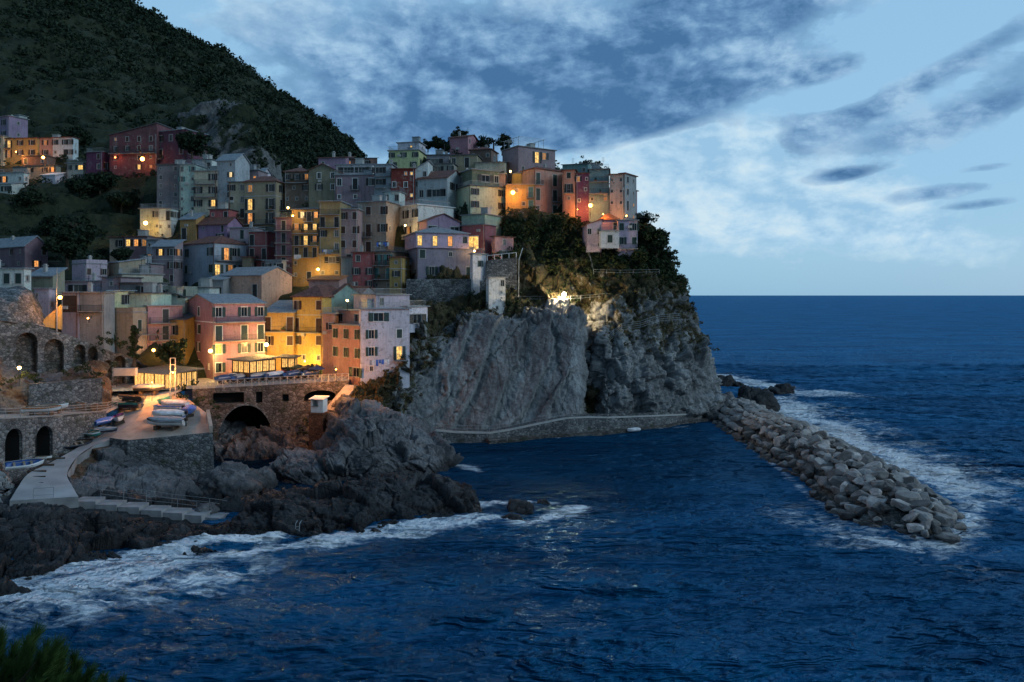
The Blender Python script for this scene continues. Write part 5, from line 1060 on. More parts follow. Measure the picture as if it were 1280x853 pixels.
# cliff paths and fences
railing([W(600, 377, 147.5), W(650, 377, 147.5), W(700, 377, 146.8), W(726, 376, 147.5), W(760, 373, 149.5)], 'thin fence of the cliff path passing the bright lamp', 1.0, 2.2, rails=(1.0, .5))
railing([W(733, 316, 155), W(738, 326, 155.5), W(742, 343, 153), W(775, 344, 152.4), W(824, 343, 152.8)], 'metal fence zigzagging below the lilac cliff house', 1.0, 2.4, rails=(1.0, .5))
railing([W(760, 428, 141.5), W(777, 413, 142.8), W(800, 410, 144.2), W(824, 402, 146.5), W(850, 400, 150)], 'sagging net fence on the ledge below the cliff brush', 1.3, 3.2, rails=(1.3, .9, .5, .1))
# shore steps
stp = [(112, 625, 82.4, 2.6), (140, 629, 82.3, 2.4), (168, 632, 82.2, 2.4), (196, 636, 82.0, 2.4), (222, 639, 82.0, 2.4), (247, 642, 82.2, 2.3), (270, 645, 82.6, 2.2)]
c0 = W(100, 640, 82); root = empty('shore_steps', c0, 0, 'row of concrete slabs stepping down across the dark shelf', 'steps')
for k, (px, py, Y, w_) in enumerate(stp):
    c_ = W(px, py, Y)-c0; m2 = MB(); m2.box(-w_/2, w_/2-.02, -1.1, .9, -1.6, .12); m2.build('step', 'concrete', root, c_, -.03*k)
railing([W(100, 612, 86), W(128, 618, 84.5), W(155, 620, 84.5), W(183, 624, 84), W(215, 629, 84), W(262, 634, 84.4), W(283, 637, 85)], 'rope railing behind the shore steps', 1.0, 3., rails=(1.0, .55), r=.016)
railing([W(126, 622, 82.6), W(183, 630, 82.9), W(222, 634, 83), W(246, 637, 83)], 'second sagging rope rail right behind the concrete slabs', .9, 2.6, rails=(.9, .4), r=.016)
root = empty('ladder', W(372, 668, 76.8), -.2, 'small metal ladder hanging on the edge of the rock shelf', 'ladder'); mb = MB()
for x in (-.22, .22): mb.tube([(x, -.3, -1.6), (x, 0, 1.1), (x, .4, 1.3)], .04, 5)
mb.build('stile', 'rail_grey', root)
pm = MB(); pm.tube([(-.22, 0, 0), (.22, 0, 0)], .03, 5); rm_ = pm.mesh('rung', 'rail_grey')
for k in range(8): put('rung', rm_, root, (0, -.3+.3*(k/8), -1.5+.33*k))
# kiosk on a brick pillar
c0 = W(399, 515, 115); root = empty('ticket_kiosk', c0, -.2, 'small white kiosk with slanted roof standing on a brick pillar', 'kiosk')
mb = MB(); mb.box(-1., 1., -.8, .8, 0, .95); mb.box(-1., -.75, -.8, .8, .95, 2.0); mb.box(.2, 1., -.8, .8, .95, 2.0); mb.box(-.75, .2, .5, .8, .95, 2.); mb.build('wall', 'trim_white', root)
mb = MB(); mb.hexa([(-1.25, -1.1, 2.02), (1.25, -1.1, 2.02), (1.25, 1.1, 2.3), (-1.25, 1.1, 2.3), (-1.25, -1.1, 2.12), (1.25, -1.1, 2.12), (1.25, 1.1, 2.4), (-1.25, 1.1, 2.4)]); mb.build('roof', 'trim_white', root)
mb = MB(); mb.box(-.85, .3, -.95, -.8, .93, 1.0); mb.build('counter', 'wood_pale', root)
mb = MB(); mb.box(-1.3, 1.05, -.9, .9, -7.5, 0); mb.box(-1.45, 1.2, -1.05, 1.05, -.22, .0); o = mb.build('pillar', 'brick', None, c0, -.2); o.location.z -= .004; tag(o, 'tall brick pillar under the white kiosk', 'pillar')
# ------------------------------------------------------------------ glazed restaurants
def pavilion(label, px, yt, yb, Y, th, na, nb, depth, lit='lit_glass', roofm='concrete', over=.6):
    xL, xM, xR = px; th = R(th); c, s = math.cos(th), math.sin(th); Cc = W(xM, yb, Y); rL, rR = (xL-640)/F, (xR-640)/F
    wA = (Cc.x-rL*Cc.y)/(c+rL*s); wB = (rR*Cc.y-Cc.x)/(s-rR*c); h = (yb-yt)*Y/F; root = empty('restaurant_pavilion', Cc, -th, label, 'restaurant')
    mb = MB(); mb.hexa([(-wA-over, -over, h), (over, -over, h-.1), (over, wB+over, h+.1), (-wA-over, wB+over, h+.3), (-wA-over, -over, h+.14), (over, -over, h+.04), (over, wB+over, h+.26), (-wA-over, wB+over, h+.46)]); mb.build('roof', roofm, root)
    pm = MB(); pm.box(-.09, .09, -.09, .09, 0, h-.08); pme = pm.mesh('post', 'wood_dark')
    mb = MB(); mb.box(-wA, 0, -.02, .1, 0, .75); mb.box(-.1, .02, .1, wB, 0, .75); mb.box(-wA, 0, wB-.1, wB, 0, h-.1); mb.box(-wA, -wA+.1, .1, wB-.1, 0, h-.1); mb.build('low_wall', 'wood_dark', root)
    for i in range(na+1): put('post', pme, root, (-wA*i/na, 0, 0))
    for i in range(1, nb+1): put('post', pme, root, (0, wB*i/nb, 0))
    def pane(x0, x1, y0, y1):
        m2 = MB(); m2.box(x0, x1, y0, y1, .78, h-.25); g_ = m2.build('lit_glass', lit, root); m3 = MB()
        for k in (1, 2):
            if x1-x0 > y1-y0: xx = x0+(x1-x0)*k/3; m3.box(xx-.03, xx+.03, y0-.04, y1+.04, .76, h-.2)
            else: yy_ = y0+(y1-y0)*k/3; m3.box(x0-.04, x1+.04, yy_-.03, yy_+.03, .76, h-.2)
        m3.build('mullion', 'wood_dark', g_)
    for i in range(na): pane(-wA*(i+1)/na+.1, -wA*i/na-.1, .02, .06)
    for i in range(nb): pane(-.06, -.02, wB*i/nb+.1, wB*(i+1)/nb-.1)
    return root, Cc
pavilion('long lit glass restaurant pavilion with flat grey roof beside the boat terrace', (168, 206, 246), 467, 492, 116.5, 28, 3, 6, 8, over=.9, roofm='roof_dark')
pavilion('glazed veranda restaurant with dark awning on the front of the pink plaza house', (291, 312, 344), 451, 472, 122, 30, 3, 4, 4, 'lit_glass', 'roof_dark', .7)
pavilion('small lit open bar under a dark canopy in front of the yellow house', (352, 368, 371), 447, 465, 129, 8, 2, 1, 4, 'lit_glass', 'roof_dark', .6)
c_ = W(156, 470, 113); mb = MB(); mb.box(-1.6, 1.6, -.1, .8, 0, 1.15); o = mb.build('sign_box', 'trim', None, c_, .1); tag(o, 'blank cream canopy box left of the glass restaurant', 'canopy')
# flag pole, poles
mb = MB(); c_ = W(71, 411, 116.5); mb.tube([(0, 0, -1), (0, 0, 9.6)], [.12, .06], 8); o = mb.build('mast', 'rail_grey', None, c_); tag(o, 'tall pale mast rising beside the orange lit wall', 'mast')
root = empty('winch_frame', W(216, 500, 109.5), .2, 'tall pale steel frame standing at the edge of the boat terrace', 'frame'); mb = MB()
for x in (-.35, .35): mb.tube([(x, 0, 0), (x, 0, 6.2)], .07, 6)
mb.build('upright', 'trim', root); mb = MB()
for z_ in (4.2, 5.2, 6.2): mb.tube([(-.35, 0, z_), (.35, 0, z_)], .06, 5)
mb.build('crossbar', 'trim', root)
mb = MB(); a, b_, c_ = W(52, 408, 115.5), W(76, 412, 117), W(76, 381, 117.2); d_ = W(56, 398, 115.7); mb.hexa([a, b_, b_+Vector((0, .4, 0)), a+Vector((0, .4, 0)), d_, c_, c_+Vector((0, .4, 0)), d_+Vector((0, .4, 0))]); o = mb.build('gable_wall', 'plaster'); o.color = (*COL['yellow'], 1); tag(o, 'yellow wall under the orange street lamp beside the mast', 'wall')
# ================================================================== LAMPS
def lamp(px, py, Y, kind, power, label, pole=2.6, r=.2, name='street_lamp', bracket=False):
    c_ = W(px, py, Y); col = {'orange': (1, .36, .07), 'yellow': (1, .56, .14), 'white': (1, .74, .40), 'red': (1, .2, .06)}[kind]
    root = empty(name, c_-Vector((0, 0, pole)), 0, label, 'lamp'); mb = MB()
    if bracket: mb.tube([(0, .9, pole+.15), (0, .5, pole+.35), (0, 0, pole+.3)], .03, 5); mb.tube([(0, .95, pole-.1), (0, .95, pole+.3)], .05, 5)
    else: mb.tube([(0, 0, -.8), (0, 0, pole-.1)], [.06, .04], 6); mb.tube([(0, 0, -.0), (0, 0, .25)], .1, 6)
    mb.build('bracket' if bracket else 'pole', 'iron', root)
    mb = MB(); mb.tube([(0, 0, pole+r*.95), (0, 0, pole+r*1.25), (0, 0, pole+r*1.6)], [r*1.3, r*1.0, r*.2], 10); mb.build('cap', 'iron', root)
    S = [];
    n, m_ = 9, 12
    V = [(r*math.sin(math.pi*i/(n-1))*math.cos(2*math.pi*j/m_), r*math.sin(math.pi*i/(n-1))*math.sin(2*math.pi*j/m_), pole+r*math.cos(math.pi*i/(n-1))) for i in range(n) for j in range(m_)]
    Fc = [(i*m_+j, i*m_+(j+1) % m_, (i+1)*m_+(j+1) % m_, (i+1)*m_+j) for i in range(n-1) for j in range(m_)]
    put('bulb', mesh_np('bulb', V, Fc, 'bulb_'+kind, True), root)
    L = bpy.data.lights.new('lamp_light', 'POINT'); L.energy = power*2.2; L.color = col; L.shadow_soft_size = r*1.02+.03
    lo = bpy.data.objects.new('lamp_light', L); C.objects.link(lo); lo.parent = root; lo.location = (0, -.0, pole-.0)
    root.children[-1]; return root
lamp(75, 372, 115.3, 'orange', 1300, 'orange street lamp against the pale mast by the yellow wall', .6, .28, bracket=True)
lamp(24, 460, 99.5, 'yellow', 600, 'white lamp among grass at the foot of the arcade wall, far left', 1.6, .22)
lamp(146, 466, 114, 'white', 350, 'white lamp in front of the arched niche left of the restaurant', 1.4, .17)
lamp(192, 438, 128, 'orange', 420, 'orange wall lamp on the narrow pink house by the small tree', .6, .25, bracket=True)
lamp(263, 439, 126.5, 'yellow', 2600, 'yellow street lamp on the red side wall of the pink plaza house', .6, .3, bracket=True)
lamp(333, 431, 129.5, 'yellow', 5600, 'bright yellow street lamp between pink and yellow plaza houses', 2.9, .33)
lamp(381, 452, 132.5, 'yellow', 1800, 'plain yellow lamp low on the yellow plaza house', .5, .12, bracket=True)
lamp(420, 462, 118.0, 'orange', 2600, 'orange lamp in front of the salmon corner house', 2.0, .10)
lamp(182, 279, 176.5, 'yellow', 1300, 'bright yellow lamp on the cream house high on the left', .6, .42, bracket=True)
lamp(52, 292, 176, 'orange', 600, 'lone amber lamp on the dark slope above the purple house', 3., .34)
lamp(54, 197, 212, 'orange', 1400, 'amber lamp below the red house of the upper left row', 2., .36)
lamp(20, 190, 219, 'orange', 1800, 'hidden amber lamp lighting the yellow terrace house, far upper left', .5, .15, bracket=True)
lamp(178, 199, 201, 'orange', 260, 'glowing orange red lamp on the maroon hillside building', .6, .5, bracket=True)
lamp(144, 197, 203.5, 'red', 150, 'small red lamp at the left of the maroon hillside building', .6, .22, bracket=True)
lamp(397.5, 337, 153.2, 'yellow', 1100, 'star bright yellow lamp at the foot of the yellow tower house', .5, .25, bracket=True)
lamp(506.5, 282, 158.3, 'yellow', 500, 'amber porch lamp under the balcony of the white railed house', .5, .18, bracket=True)
lamp(641, 241, 166.0, 'orange', 1500, 'strong orange lamp flooding the yellow house', .6, .42, bracket=True)
lamp(638, 214.5, 170.5, 'yellow', 300, 'small wall lamp on the yellow roof room', .5, .2, bracket=True)
lamp(738, 257, 165.2, 'orange', 800, 'orange street lamp between the magenta and teal houses', 2.2, .4)
lamp(722, 262, 166, 'orange', 400, 'low orange lamp under the magenta house', .8, .08, bracket=True)
lamp(783, 270, 163.2, 'orange', 400, 'small orange lamp on the lower balcony of the last tower house', .5, .14, bracket=True)
lamp(754, 268, 157.2, 'orange', 500, 'small orange lamp above the tiled roof of the lilac cliff house', .9, .10)
lamp(705, 368, 145.6, 'white', 16000, 'brilliant lamp on the cliff path, lighting the rocks below', 2.2, .42)
lamp(593, 314, 153.5, 'yellow', 250, 'small lamp on the terrace left of the red house', 1., .2)
lamp(434, 376, 131.5, 'yellow', 300, 'small square lamp on the teal wing terrace', 1., .2)
lamp(360, 260, 155, 'yellow', 250, 'small terrace lamp on the narrow maroon tower house', 1.2, .2)
lamp(366, 270, 154.6, 'yellow', 150, 'tiny lamp on the corner of the lit yellow tower house', .5, .14, bracket=True)
lamp(110, 398, 119.8, 'orange', 40, 'tiny lamp under the grey veranda building', .5, .12, bracket=True)
lamp(216, 466, 108.5, 'orange', 1500, 'lantern on the steel frame above the boat terrace', .6, .12, bracket=True)
lamp(190, 478, 111.5, 'orange', 1500, 'lamp on a thin pole lighting the boats on the terrace', 3.6, .08)
# ================================================================== BOATS
def hull_mesh(L, Bm, D, mats):
    n, m_ = 17, 11; V = []
    for i in range(n):
        t = i/(n-1); x = (t-.5)*L; bw_ = Bm/2*(1-max(0, (t-.55)/.45)**2.4)*(.80+.2*min(1, t/.25)); dz = D*(1+.35*max(0, t-.5)**2*4*.6); kz = .18*D*max(0, (t-.7)/.3)**2*2
        for j in range(m_):
            a = (j/(m_-1)-.5)*2; s_ = abs(a); V.append((x+(.12*L*(1-s_*.0)*max(0, t-.85)/.15*(s_)*.35), bw_*math.copysign(min(1, s_**.55) if s_ else 0, a), kz+(dz-kz)*s_**1.9))
    F_ = [tuple(q) for q in grid_faces(n, m_).tolist()]; mi = []
    for f in F_: j = f[0] % m_; mi.append(1 if j in (0, m_-2) else 0)
    k = len(V); t_ = .05     # inner skin
    V += [(v[0]*.985, v[1]*.93, v[2]+.04 if v[2] < D*.9 else v[2]-.005) for v in V[:k]]
    for f in list(F_[:len(F_)]): F_.append(tuple(q+k for q in f[::-1])); mi.append(2)
    # gunwale and transom
    for i in range(n-1):
        for j in (0, m_-1): a, b_ = i*m_+j, (i+1)*m_+j; F_.append((a, b_, b_+k, a+k)); mi.append(1)
    F_.append(tuple(range(m_))); mi.append(0); F_.append(tuple(range(k, k+m_))[::-1]); mi.append(2)
    me = bpy.data.meshes.new('hull'); me.from_pydata(V, [], F_)
    for q in mats: me.materials.append(MATS[q])
    me.polygons.foreach_set('material_index', mi); me.polygons.foreach_set('use_smooth', [True]*len(F_)); me.update(); return me
def boat(px, py, Y, L, ang, hull, trim, inside, label, cover=None, motor=False, lift=.25, group='small boats hauled out on the ramp and terrace', name='rowing_boat', tilt=0, Bm=None):
    c_ = W(px, py, Y); Bm = Bm or L*.42; D = .16*L*.9+.1; root = empty(name, c_, R(ang), label, 'boat', group); root.rotation_euler.x = R(tilt)
    put('hull', hull_mesh(L, Bm, D, [hull, trim, inside]), root, (0, 0, lift))
    mb = MB()
    if lift > .2:
        for x in (-L*.25, L*.25): mb.box(x-.1, x+.1, -Bm*.4, Bm*.4, 0, lift+.06)
        mb.box(-L*.25, L*.25, -.06, .06, lift*.3, lift*.3+.1); mb.build('cradle', 'wood_dark', root)
    if cover:
        V = []; n, m_ = 15, 9
        for i in range(n):
            t = i/(n-1); x = (t-.5)*L*1.01; bw_ = Bm/2*(1-max(0, (t-.55)/.45)**2.4)*(.80+.2*min(1, t/.25))*1.05
            for j in range(m_):
                a = (j/(m_-1)-.5)*2; zz = lift+D*(1.02+.15*max(0, t-.5)*2)+(.26*L*.35)*(1-abs(a)**1.3)*math.sin(math.pi*(.12+.8*t))+.03*math.sin(9*t+5*a) - (.16 if abs(a) > .9 else 0)
                V.append((x, bw_*a, zz))
        put('tarpaulin', mesh_np('tarpaulin', V, grid_faces(n, m_)[:, ::-1], cover, True), root)
    else:
        mb = MB(); mb.box(-.12, .12, -Bm*.44, Bm*.44, 0, .04); th_ = mb.mesh('bench', 'wood_pale')
        for x in (-L*.26, 0.02, L*.2): put('bench', th_, root, (x, 0, lift+D*.72))
        mb = MB(); mb.tube([(-L*.3, Bm*.2, lift+D*.85), (L*.3, Bm*.1, lift+D*.95)], .03, 5); mb.build('oar', 'wood_pale', root)
    if motor:
        mb = MB(); mb.box(-L/2-.38, -L/2-.02, -.16, .16, lift+D*.75, lift+D*1.25); mb.box(-L/2-.26, -L/2-.12, -.05, .05, lift-.1, lift+D*.8); mb.build('outboard_motor', 'black', root)
    return root
g1 = 'small boats hauled out on the ramp and terrace'
boat(30, 585, 84.5, 3.6, 38, 'gel_white', 'gel_white', 'gel_blue', 'white rowing dinghy alone at the lower left of the ramp', lift=.05, tilt=16)
boat(94, 560, 97.4, 3.9, 50, 'gel_dark', 'gel_dark', 'wood_dark', 'black open boat leaning against the quay wall', lift=.1, tilt=16)
boat(115, 546, 100, 3.2, -20, 'gel_green', 'gel_white', 'gel_green', 'green dinghy with bright teal inside', lift=.2, tilt=14)
boat(129, 533, 103.2, 3.4, 75, 'gel_blue', 'gel_white', 'gel_blue', 'boat under a navy blue cover between green and white boats', 'cloth_blue', lift=.3)
boat(150, 529, 105.5, 3.9, -62, 'gel_white', 'gel_white', 'cloth_violet', 'white boat with violet cloth inside, bow to the camera', lift=.4, tilt=14)
boat(157, 513, 108.5, 4.6, 172, 'gel_dark', 'gel_green', 'wood_dark', 'dark boat with a pale green gunwale below the restaurant wall', lift=.3, tilt=12)
boat(164, 503, 111.4, 4.2, 170, 'gel_dark', 'gel_dark', 'wood_dark', 'plain dark boat behind the green rimmed one', lift=.3)
boat(186, 493, 113.6, 4.4, 4, 'gel_dark', 'cloth_grey', 'wood_dark', 'boat under a pale grey cover right below the restaurant windows', 'cloth_grey', lift=.5)
boat(207, 505, 109.3, 2.7, 80, 'gel_green', 'gel_dark', 'wood_dark', 'small boat humped under a dark green tarpaulin', 'cloth_teal', lift=.3)
boat(208, 537, 99.9, 5.0, 178, 'gel_white', 'black', 'gel_dark', 'largest motor boat, white with a black band, nearest the terrace edge', 'cloth_grey', True, .55, name='motor_boat')
boat(211, 527, 102.4, 4.6, 176, 'gel_white', 'gel_white', 'gel_white', 'second white boat of the terrace row, pale cover and motor', 'cloth_white', True, .5, name='motor_boat')
boat(210, 519, 104.8, 4.2, 174, 'gel_white', 'gel_white', 'gel_blue', 'third white boat of the terrace row, open with benches', None, True, .5, name='motor_boat')
boat(218, 513, 107.0, 4.0, 172, 'gel_white', 'gel_white', 'gel_white', 'furthest white boat of the terrace row, half hidden by the blue cover', 'cloth_white', False, .5)
boat(236, 521, 105.0, 4.4, -70, 'gel_blue', 'gel_blue', 'gel_dark', 'boat under a vivid blue tarpaulin at the right end of the terrace row', 'cloth_blue', False, .5)
boat(226, 528, 101.8, 3.2, 100, 'gel_white', 'gel_blue', 'gel_dark', 'short boat stern with dark motor beside the blue tarpaulin', None, True, .4, name='motor_boat')
boat(132, 542, 101.2, 2.8, 10, 'gel_dark', 'gel_dark', 'wood_dark', 'overturned looking black skiff on the ramp edge by the dark wall', 'cloth_grey', lift=.15)
boat(52, 520, 94.5, 4.2, 12, 'gel_white', 'roof_orange', 'wood_pale', 'orange rimmed white boat stored behind the quay railing', lift=.5)
boat(66, 516, 97.5, 3.6, 8, 'gel_white', 'gel_white', 'wood_pale', 'pale boat stored behind the orange rimmed one on the quay', lift=.5)
boat(54, 576, 93.2, 1.9, 12, 'gel_white', 'gel_white', 'wood_pale', 'small white tender parked in the mouth of the second arch', lift=.15)
c_ = W(792, 540, 136); boat(792, 540, 135.3, 2.6, 205, 'gel_white', 'gel_white', 'gel_white', 'small white dinghy floating in front of the sea walk', 'cloth_white', lift=.05, group=None)
PB = [(283, 'cloth_navy', 'navy'), (293, 'cloth_white', 'white, leftmost pale one'), (301, 'cloth_grey', 'grey'), (311, 'cloth_blue', 'blue'), (322, 'cloth_grey', 'dull grey, middle of the row'), (333, 'cloth_violet', 'violet'), (344, 'cloth_white', 'white, right of the violet one'), (355, 'cloth_red', 'red'), (366, 'cloth_navy', 'dark navy, next to the red one'), (377, 'cloth_grey', 'grey, under the yellow house'), (389, 'cloth_navy', 'dark, at the right end of the row')]
for i, (px, cm, t) in enumerate(PB):
    Y = 121.5+i*.55+(i%2)*1.6; z_ = 10.5+.03*i; py = 369+(25-z_)*F/Y; boat(px, py, Y, 3.7, 62+RH.uniform(-14, 14), 'gel_white' if i % 2 else 'gel_blue', 'gel_white', 'gel_dark', 'boat under a cover, '+t+', behind the bridge railing', cm, lift=.5, group='covered boats parked on the village square', Bm=1.7)
# parasols on the square
def parasol(px, Y, col, label):
    z_ = 10.4; py = 369+(25-z_)*F/Y; root = empty('parasol', W(px, py, Y), 0, label, 'parasol', 'cafe parasols on the square'); mb = MB(); mb.tube([(0, 0, 0), (0, 0, 2.5)], .03, 5); mb.build('pole', 'wood_pale', root)
    mb = MB()
    for k in range(8):
        a, b_ = 2*math.pi*k/8, 2*math.pi*(k+1)/8; mb.tri((0, 0, 2.6), (1.4*math.cos(a), 1.4*math.sin(a), 2.05), (1.4*math.cos(b_), 1.4*math.sin(b_), 2.05)); p0, p1 = (1.4*math.cos(a), 1.4*math.sin(a)), (1.4*math.cos(b_), 1.4*math.sin(b_)); mb.quad((*p0, 1.9), (*p1, 1.9), (*p1, 2.05), (*p0, 2.05))
    mb.build('canopy', col, root)
parasol(385, 127.5, 'wood_dark', 'brown open parasol in front of the yellow plaza house'); parasol(396, 126.5, 'cloth_navy', 'dark parasol nearest the salmon corner house'); parasol(373, 128.5, 'shutter_green', 'green parasol left of the brown one')
# laundry
def laundry(p0, p1, label, seed, cols=('cloth_white', 'cloth_white', 'cloth_grey', 'cloth_blue')):
    r = random.Random(seed); p0, p1 = Vector(p0), Vector(p1); root = empty('laundry_line', p0, 0, label, 'laundry', 'washing hung out of windows'); mb = MB(); mb.tube([(0, 0, 0), (p1-p0)/2+Vector((0, 0, -.08)), p1-p0], .015, 4); mb.build('line', 'iron', root); t = .04
    while t < .93:
        w_ = r.uniform(.08, .16); h_ = r.uniform(.5, 1.1); a, b_ = (p1-p0)*t, (p1-p0)*min(.98, t+w_); mb = MB(); k = 5
        for i in range(k):
            q0, q1 = a.lerp(b_, i/k), a.lerp(b_, (i+1)/k); o0 = Vector((0, .06*math.sin(i*2.), 0)); o1 = Vector((0, .06*math.sin((i+1)*2.), 0)); mb.quad(q0+o0*1.5-Vector((0, 0, h_)), q1+o1*1.5-Vector((0, 0, h_)), q1, q0)
        mb.build('garment', cols[r.randrange(len(cols))], root); t += w_+.02
laundry(W(461, 450.5, 123.0), W(487, 449, 125.0), 'white washing strung under the lilac side wall windows of the corner house', 3)
laundry(W(402, 312, 154.2), W(417, 312, 154.4), 'pale washing on the balcony of the ochre loggia tower', 4)
laundry(W(367, 318.5, 154.6), W(377, 318.5, 154.7), 'white sheet hanging from the yellow tower house balcony', 5, ('cloth_white',))
laundry(W(470, 303, 157.2), W(487, 303, 157.8), 'white washing hung in front of the broad beige tower house', 6)
# ================================================================== VEGETATION
def leaves(P, size, k, spread, seed=1, elong=1.0, up=.3):
    """leaf clumps: P centres, k leaves each"""
    r = np.random.default_rng(seed); n = len(P)*k; c_ = np.repeat(P, k, 0); sp = np.repeat(np.asarray(spread)*np.ones(len(P)), k); d = r.normal(size=(n, 3)); d /= np.linalg.norm(d, axis=1)[:, None]
    c_ = c_+d*(r.uniform(.35, 1, (n, 1))**.6)*sp[:, None]*np.array([1, 1, .75]); s = np.repeat(np.asarray(size)*np.ones(len(P)), k)*r.uniform(.6, 1.3, n)
    a = r.normal(size=(n, 3))+d*.6; a /= np.linalg.norm(a, axis=1)[:, None]; b_ = np.cross(a, r.normal(size=(n, 3))); b_ /= np.linalg.norm(b_, axis=1)[:, None]+1e-9; a = a*s[:, None]*elong; b_ = b_*s[:, None]*.6
    V = np.stack([c_-a, c_+b_, c_+a, c_-b_], 1).reshape(-1, 3); return V, np.arange(len(V)).reshape(-1, 4)
def scatter(P, dens_w, n, seed):
    r = np.random.default_rng(seed); w_ = dens_w/dens_w.sum(); return P[r.choice(len(P), n, p=w_)]+r.normal(size=(n, 3))*.5
# mountain woods
mp_, mv, mt, mf_ = MOUNT; vis = (mv > .45)*1.*(mp_[:, 0] > -400)
dist = np.linalg.norm(mp_, axis=1); pt = scatter(mp_, vis*(dist/400)**1.1*(1-mt*(.93-.0*mf_)*((mf_ > .42) | (fbm(mp_*.02+9, 2) > .15)))*(.35+1.1*np.clip(fbm(mp_*.02, 3)+.35, 0, 1)), 15000, 3)
sz = rng.uniform(.35, 1.5, len(pt))**1.5*1.3*(.6+np.linalg.norm(pt, axis=1)/480); pt[:, 2] += sz*.35
V, Fc = leaves(pt, sz*.30, 30, sz, 5); o = put('mountain_woods', mesh_np('mountain_woods', V, Fc, 'leaf_far', False)); tag(o, 'dark scrub and woods covering the mountain', kind='stuff')
# village ground scrub
gp = GROUND; far_ = sstep(150, 175, gp[:, 1])*sstep(-70, -90, gp[:, 0]); pt = scatter(gp, .05+.5*(gp[:, 0] > -22)*(gp[:, 1] > 158)+far_*(.2+np.clip(fbm(gp*.05, 3)+.3, 0, 1)), 8500, 4); sz = rng.uniform(.35, 1.15, len(pt)); pt[:, 2] += sz*.2
V, Fc = leaves(pt, sz*.30, 34, sz, 6); o = put('hillside_scrub', mesh_np('hillside_scrub', V, Fc, 'leaf_far', False)); tag(o, 'dark shrubs and terraced plots between the houses', kind='stuff')
# cliff brush
cp, cv, cn, cr_, cw = CLIFF
wgt = (cv > .5)*(cr_ < 6.95)*(np.linalg.norm(cp-np.array(W(706, 390, 145)), axis=1) > 4.5)*(.3+np.clip(fbm(cp*.12, 3)+.25, 0, 1)*1.6)*(cp[:, 2] > 3)
pt = scatter(cp, wgt*(cr_ > 4.5)*np.where(cw < 4.6, .15, 1.)*np.where((cw > 4.6) & (cw < 9.5), .12+.9*sstep(5.5, 6.2, cr_)+.25*(fbm(cp*.15+7, 2) > .1), .8*sstep(4.6, 5.4, cr_)+.1), 2500, 7); up_ = sstep(27, 31, pt[:, 2]); sz = rng.uniform(.25, .7, len(pt))*(1+up_*.9)
V, Fc = leaves(pt, sz*.3, 34, sz, 8); o = put('cliff_brush', mesh_np('cliff_brush', V, Fc, 'leaf', False)); tag(o, 'dark green brush growing on the upper cliff', kind='stuff')
pt = scatter(cp, (cv > .38)*(cr_ < 5.4)*(cr_ > 1.2)*(cp[:, 2] > 3.5), 1500, 9); sz = rng.uniform(.2, .5, len(pt)); V, Fc = leaves(pt, sz*.32, 22, sz, 10, 2.2); o = put('dry_grass', mesh_np('dry_grass', V, Fc, 'leaf_dry', False)); tag(o, 'dry tufts and grass on the cliff ledges and gully', kind='stuff')
r = np.random.default_rng(77)
def line_scrub(specs, name, label, mat, seed):
    P = []; Sz = []
    for (px, py, Y, rad, n) in specs:
        c_ = np.array(W(px, py, Y)); q = c_+r.normal(size=(n, 3))*np.array([rad, rad*.6, rad*.5]); P.append(q); Sz.append(np.full(n, max(.25, rad*.45)))
    P = np.concatenate(P); Sz = np.concatenate(Sz); V, Fc = leaves(P, Sz*.32, 40, Sz, seed); o = put(name, mesh_np(name, V, Fc, mat, False)); tag(o, label, kind='stuff')
line_scrub([(240, 494, 112.5, 1.5, 9), (255, 505, 110, 1.2, 6), (258, 520, 108, 1., 5), (105, 462, 107.5, 1.2, 6), (118, 472, 108, 1., 6), (125, 490, 108, .9, 6), (30, 470, 101, .9, 8), (45, 474, 102.5, .8, 8), (15, 480, 99.5, .7, 5), (80, 466, 106, .7, 4)], 'bank_scrub', 'scrub on the banks by the arcade wall and terrace', 'leaf', 31)
line_scrub([(140, 428, 118.5, 1., 8), (152, 430, 119.5, 1., 8), (128, 424, 117.5, .9, 5), (378, 540, 119, .9, 5), (384, 530, 120, 1., 6), (470, 470, 131, 1.2, 6), (445, 490, 127, .8, 6)], 'wall_scrub', 'bushes along the top of the arcade wall and by the bridge', 'leaf', 32)
